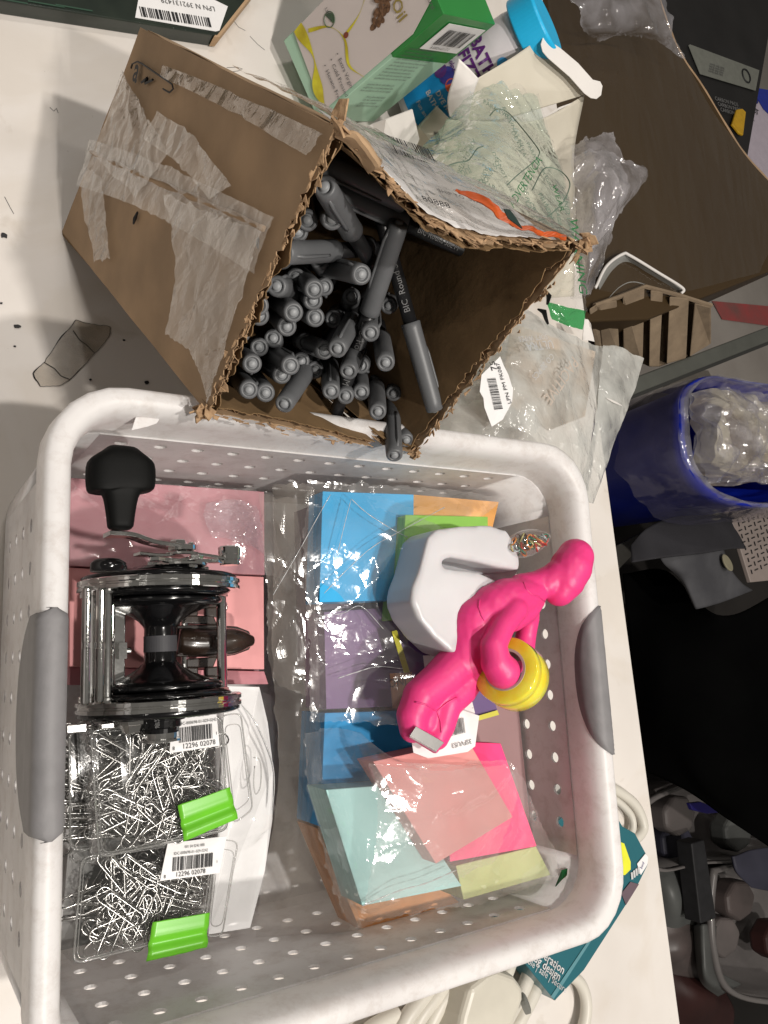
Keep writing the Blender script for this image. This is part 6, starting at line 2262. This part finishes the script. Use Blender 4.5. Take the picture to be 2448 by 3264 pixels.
def tote(nm, px_, z, depth, lab, fill, seed):
    root = empty(nm, W(px_[0][0], px_[0][1], z - depth), lab, "storage bin")
    L0 = spline([W(u, v, z) for u, v in px_] + [W(*px_[0], z)], 57)[:-1]
    c = sum(L0, Vector()) / len(L0)

    def lp(k, dz):
        return [Vector((c.x + (p.x - c.x) * k, c.y + (p.y - c.y) * k, z + dz)) for p in L0]
    loft("bin_rim", [lp(.95, -.012), lp(.96, 0), lp(1.0, .001), lp(1.015, -.004), lp(1.01, -.016)], clear_tote, root)
    loft("bin_wall", [lp(.955, -.010), lp(.93, -depth * .5), lp(.88, -depth)], clear_tote, root, cap=True)
    mb = MB()
    q = lp(1.03, -.020)
    mb.tube([q[i] for i in range(6, 16)], .004, 8)
    mb.build("bin_handle", clear_tote, root, smooth=True)
    for k, m_ in enumerate(fill):
        pts = [c + (L0[(k * 17 + j * 9) % 56] - c) * (.55 + .1 * ((j + k) % 3)) for j in range(5)]
        cen = c + (L0[(k * 19 + 5) % 56] - c) * .4
        mb = MB()
        bmv = [Vector((cen.x + math.cos(t * .898) * .055 * (1 + .3 * noise.noise(Vector((t, k, seed)))), cen.y + math.sin(t * .898) * .045, z - .035 - .01 * k)) for t in range(7)]
        mb.hexa(bmv, [p - Vector((0, 0, .05)) for p in bmv])
        mb.build("bin_contents", m_, root, bevel=.010, kind="stuff")


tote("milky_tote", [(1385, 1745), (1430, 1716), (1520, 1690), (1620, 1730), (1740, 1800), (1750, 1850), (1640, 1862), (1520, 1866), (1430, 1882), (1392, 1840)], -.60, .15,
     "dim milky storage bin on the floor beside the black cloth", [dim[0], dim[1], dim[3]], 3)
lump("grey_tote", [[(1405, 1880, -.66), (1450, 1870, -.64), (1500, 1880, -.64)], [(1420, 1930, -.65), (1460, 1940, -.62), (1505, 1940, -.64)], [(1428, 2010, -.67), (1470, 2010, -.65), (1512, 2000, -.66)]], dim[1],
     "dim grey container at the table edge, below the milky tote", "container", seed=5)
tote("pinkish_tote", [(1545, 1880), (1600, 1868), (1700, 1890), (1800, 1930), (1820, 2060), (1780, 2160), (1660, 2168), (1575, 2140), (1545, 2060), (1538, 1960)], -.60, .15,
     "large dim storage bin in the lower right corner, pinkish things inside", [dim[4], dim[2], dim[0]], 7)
lump("dull_box", [[(1420, 2000, -.67), (1470, 1995, -.65), (1525, 2005, -.65)], [(1432, 2060, -.66), (1480, 2060, -.64), (1535, 2060, -.65)], [(1440, 2100, -.68), (1490, 2110, -.67), (1545, 2125, -.68)]], dim[4],
     "dull pinkish box lying by the table edge left of the lower storage bin", "box", seed=9)
lump("red_bundle", [[(1440, 2090, -.69), (1500, 2100, -.68), (1560, 2130, -.69)], [(1450, 2150, -.69), (1510, 2160, -.66), (1580, 2180, -.69)], [(1460, 2230, -.7), (1520, 2240, -.69), (1580, 2250, -.7)]], dim[2],
     "dark red bundle on the floor near the bottom edge", "bundle", seed=11)
lump("navy_cloth", [[(1580, 1850, -.545), (1660, 1830, -.54), (1760, 1840, -.54)], [(1590, 1885, -.545), (1680, 1890, -.53), (1770, 1900, -.54)], [(1620, 1915, -.55), (1690, 1930, -.54), (1770, 1950, -.55)]], dim[3],
     "dim navy cloth lying across the two dim storage bins", "cloth", seed=13, amp=.003)
lump("bent_duct", [[(1500, 2000, -.64), (1520, 1996, -.61), (1545, 2000, -.64)], [(1504, 2060, -.63), (1522, 2060, -.60), (1545, 2060, -.63)], [(1516, 2120, -.63), (1530, 2112, -.60), (1556, 2100, -.63)], [(1550, 2150, -.65), (1570, 2140, -.63), (1600, 2126, -.65)]],
     dim[1], "pale bent plastic duct beside the black strip", "duct", seed=15, amp=.001)
bs = slab("black_strip", [W(1494, 1822, -.575), W(1522, 1814, -.575), W(1548, 1984, -.575), W(1514, 1996, -.575)], .04, MT['ink'], bevel=.003)
tag(bs, "black ribbed strip standing among the dim totes", "strip")
ub = slab("blue_scrap", [W(1490, 1735, -.52), W(1515, 1732, -.52), W(1568, 1754, -.52), W(1530, 1758, -.52), W(1496, 1750, -.52)], .01, mat("dim_ultramarine", (.012, .008, .12), rough=.5), bevel=.002)
tag(ub, "small ultramarine scrap at the edge of the black cloth", "scrap")

# ================================================================== CORDS, TEAL BOX, TAPE ON THE TABLE
tealm = mat("teal_card", s(40, 98, 108), rough=.35, var=.08, scale=20, coat=.25)
tb_ = empty("teal_box", W(1280, 1960, 0), "teal product card box with white lettering sticking out under the basket", "box")
tz = .030
slab("box_body", [W(u, v, tz) for u, v in ((1290, 1690), (1345, 1785), (1372, 1800), (1398, 1848), (1400, 1868), (1372, 1925), (1262, 2096), (1199, 2162), (1100, 2040), (1180, 1800))], .028, tealm, tb_, bevel=.0008)
ed1 = [W(u, v, tz + .0006) for u, v in ((1190, 2152), (1196, 2158), (1285, 2020), (1280, 2018))]
patch("fold_line", ed1, mat("light_teal", s(92, 140, 148), rough=.4), tb_, th=.0002)
dX = W(1210, 2118, tz) - W(1150, 2070, tz)
dY = W(1170, 2060, tz) - W(1158, 2086, tz)
text("next generation", W(1120, 2028, tz + .0008), dX, dY, .0092, MT['whiteink'], tb_, bold=.01)
text("multi plug design", W(1105, 2038, tz + .0008), dX, dY, .0092, MT['whiteink'], tb_, bold=.01)
text("reliable | safe | secure", W(1118, 2064, tz + .0008), dX, dY, .0072, MT['whiteink'], tb_)
yp = mat("yellow_print", s(226, 228, 60), rough=.4)
patch("yellow_badge", [W(1330, 1815, tz + .001), W(1348, 1822, tz + .001), W(1362, 1862, tz + .001), W(1362, 1878, tz + .001), W(1350, 1890, tz + .001), W(1330, 1892, tz + .001)], yp, tb_, th=.0004)
patch("paper_label", [W(1376, 1866, tz + .001), W(1394, 1844, tz + .001), W(1400, 1852, tz + .001), W(1398, 1868, tz + .001), W(1384, 1890, tz + .001)], MT['paper'], tb_, th=.0004)
text("bod", W(1386, 1878, tz + .0014), W(1396, 1856, tz) - W(1386, 1880, tz), W(1380, 1868, tz) - W(1388, 1880, tz), .0042, mat("violet_ink", s(60, 50, 120), rough=.5), tb_)
patch("photo_print", [W(1342, 1930, tz + .001), W(1362, 1905, tz + .001), W(1380, 1910, tz + .001), W(1352, 1955, tz + .001)], mat("grey_print", s(100, 84, 92), rough=.5), tb_, th=.0003)
for k in range(4):
    a = W(1364 + k * 5, 1900 - k * 4, tz + .0012)
    patch("icon", [a, a + Vector((.0025, 0, 0)), a + Vector((.0025, .006, 0)), a + Vector((0, .006, 0))], MT['whiteink'], tb_, th=.0002)


def cord(pts, r, lab, seg=12, m='cord'):
    mb = MB()
    mb.tube(spline([W(*p) for p in pts], 60), r, seg)
    o = mb.build("power_cord", MT[m], smooth=True)
    tag(o, lab, "cord", "cream power cords under the basket")


cord([(1300, 1690, .006), (1345, 1716, .006), (1372, 1740, .006), (1388, 1775, .006), (1384, 1800, .006), (1350, 1830, .006)], .0052, "cream power cord looping out at the right of the basket rim")
cord([(1290, 1700, .008), (1345, 1740, .008), (1366, 1770, .008), (1362, 1800, .008), (1330, 1800, .008)], .0036, "thinner cream cord inside the loop right of the basket rim")
for k, (u0, v0, u1, v1, lab) in enumerate(((1000, 2095, 905, 2260, "second"), (965, 2120, 870, 2260, "third"), (930, 2130, 845, 2260, "fourth"), (1085, 2120, 1005, 2280, "first"), (1128, 2140, 1060, 2290, "fifth"), (1150, 2150, 1090, 2290, "sixth"))):
    names = {"first": "cream cord running just right of the white plug, below the basket", "second": "cream cord left of the white plug, nearest to it", "third": "cream cord left of the white plug, second from it",
             "fourth": "cream cord farthest left at the bottom edge, below the basket", "fifth": "cream cord below the tip of the teal box, the left one", "sixth": "cream cord below the tip of the teal box, the right one"}
    cord([(u0 + 20, v0 - 50, .012), (u0, v0, .014), ((u0 + u1) / 2 - 6, (v0 + v1) / 2, .016), (u1, v1, .012)], .0062, names[lab])
cord([(1190, 2150, .01), (1222, 2110, .01), (1250, 2120, .01), (1266, 2160, .01), (1262, 2210, .01), (1240, 2260, .01)], .0052, "cream cord curving round the teal box's tip at the bottom edge")
cord([(860, 2190, .010), (800, 2225, .010), (760, 2270, .010)], .0062, "short cream cord piece at the bottom edge, leftmost")
pg = empty("white_plug", W(1060, 2180, 0), "bulky cream-white power adapter plug below the basket's bottom rim", "plug")
pl = [(1010, 2130), (1050, 2098), (1075, 2088), (1118, 2104), (1138, 2130), (1140, 2160), (1120, 2215), (1090, 2290), (975, 2290), (990, 2200)]
mb = MB()
top = [W(u, v, .040) for u, v in pl]
c0 = sum(top, Vector()) / len(top)
mb.hexa([c0 + (p - c0) * .88 for p in top], [c0 + (p - c0) * 1.04 - Vector((0, 0, .036)) for p in top])
mb.build("plug_body", mat("cream_plug", (.58, .55, .47), rough=.32, var=.05), pg, bevel=.006)
mb = MB()
mb.lathe(W(1128, 2170, .030), (.6, .3, .5), [(0, .0075), (.004, .0078), (.005, .006)], 18)
mb.build("plug_socket", mat("shade_grey_plastic", (.18, .18, .16), rough=.5), pg)
slab("prong", [W(1190, 2126, .02), W(1212, 2120, .02), W(1216, 2138, .02), W(1200, 2146, .02)], .004, mat("clear_prong", (.7, .7, .66), rough=.2), pg, bevel=.001)

# strip of old tape on the laminate
ot = empty("tape_piece", W(160, 770, 0), "piece of dirty clear tape stuck to the table left of the carton", "tape")
tq = [(165, 692), (198, 700), (238, 706), (236, 728), (206, 762), (152, 820), (128, 834), (86, 834), (72, 806), (96, 782), (130, 730)]
patch("tape_film", [W(u, v, .0008) for u, v in tq], film("dirty_tape", tint=(.95, .93, .90), milk=.25, gloss=.0, rough=.4, bump=.05, bscale=60, milkcol=(.46, .42, .36)), ot, th=.0003)
mb = MB()
ring = [W(u, v, .0011) for u, v in tq] + [W(*tq[0], .0011)]
q = []
for i in range(len(ring) - 1):
    for t in range(6):
        p = ring[i].lerp(ring[i + 1], t / 6)
        q.append(p + Vector((noise.noise(p * 300), noise.noise(p * 300 + Vector((5, 5, 5))), 0)) * .0010)
mb.tube(q + [q[0]], [.00018 + .0006 * max(0, noise.noise(p * 60)) for p in q + [q[0]]], 4, cap=False)
mb.tube([W(u, v, .0012) for u, v in ((158, 714), (172, 734), (186, 744), (204, 762))], .0003, 4)
mb.tube([W(u, v, .0012) for u, v in ((96, 783), (118, 796), (132, 812), (152, 820))], .0003, 4)
mb.build("grimy_edge", MT['ink'], ot, kind="stuff")
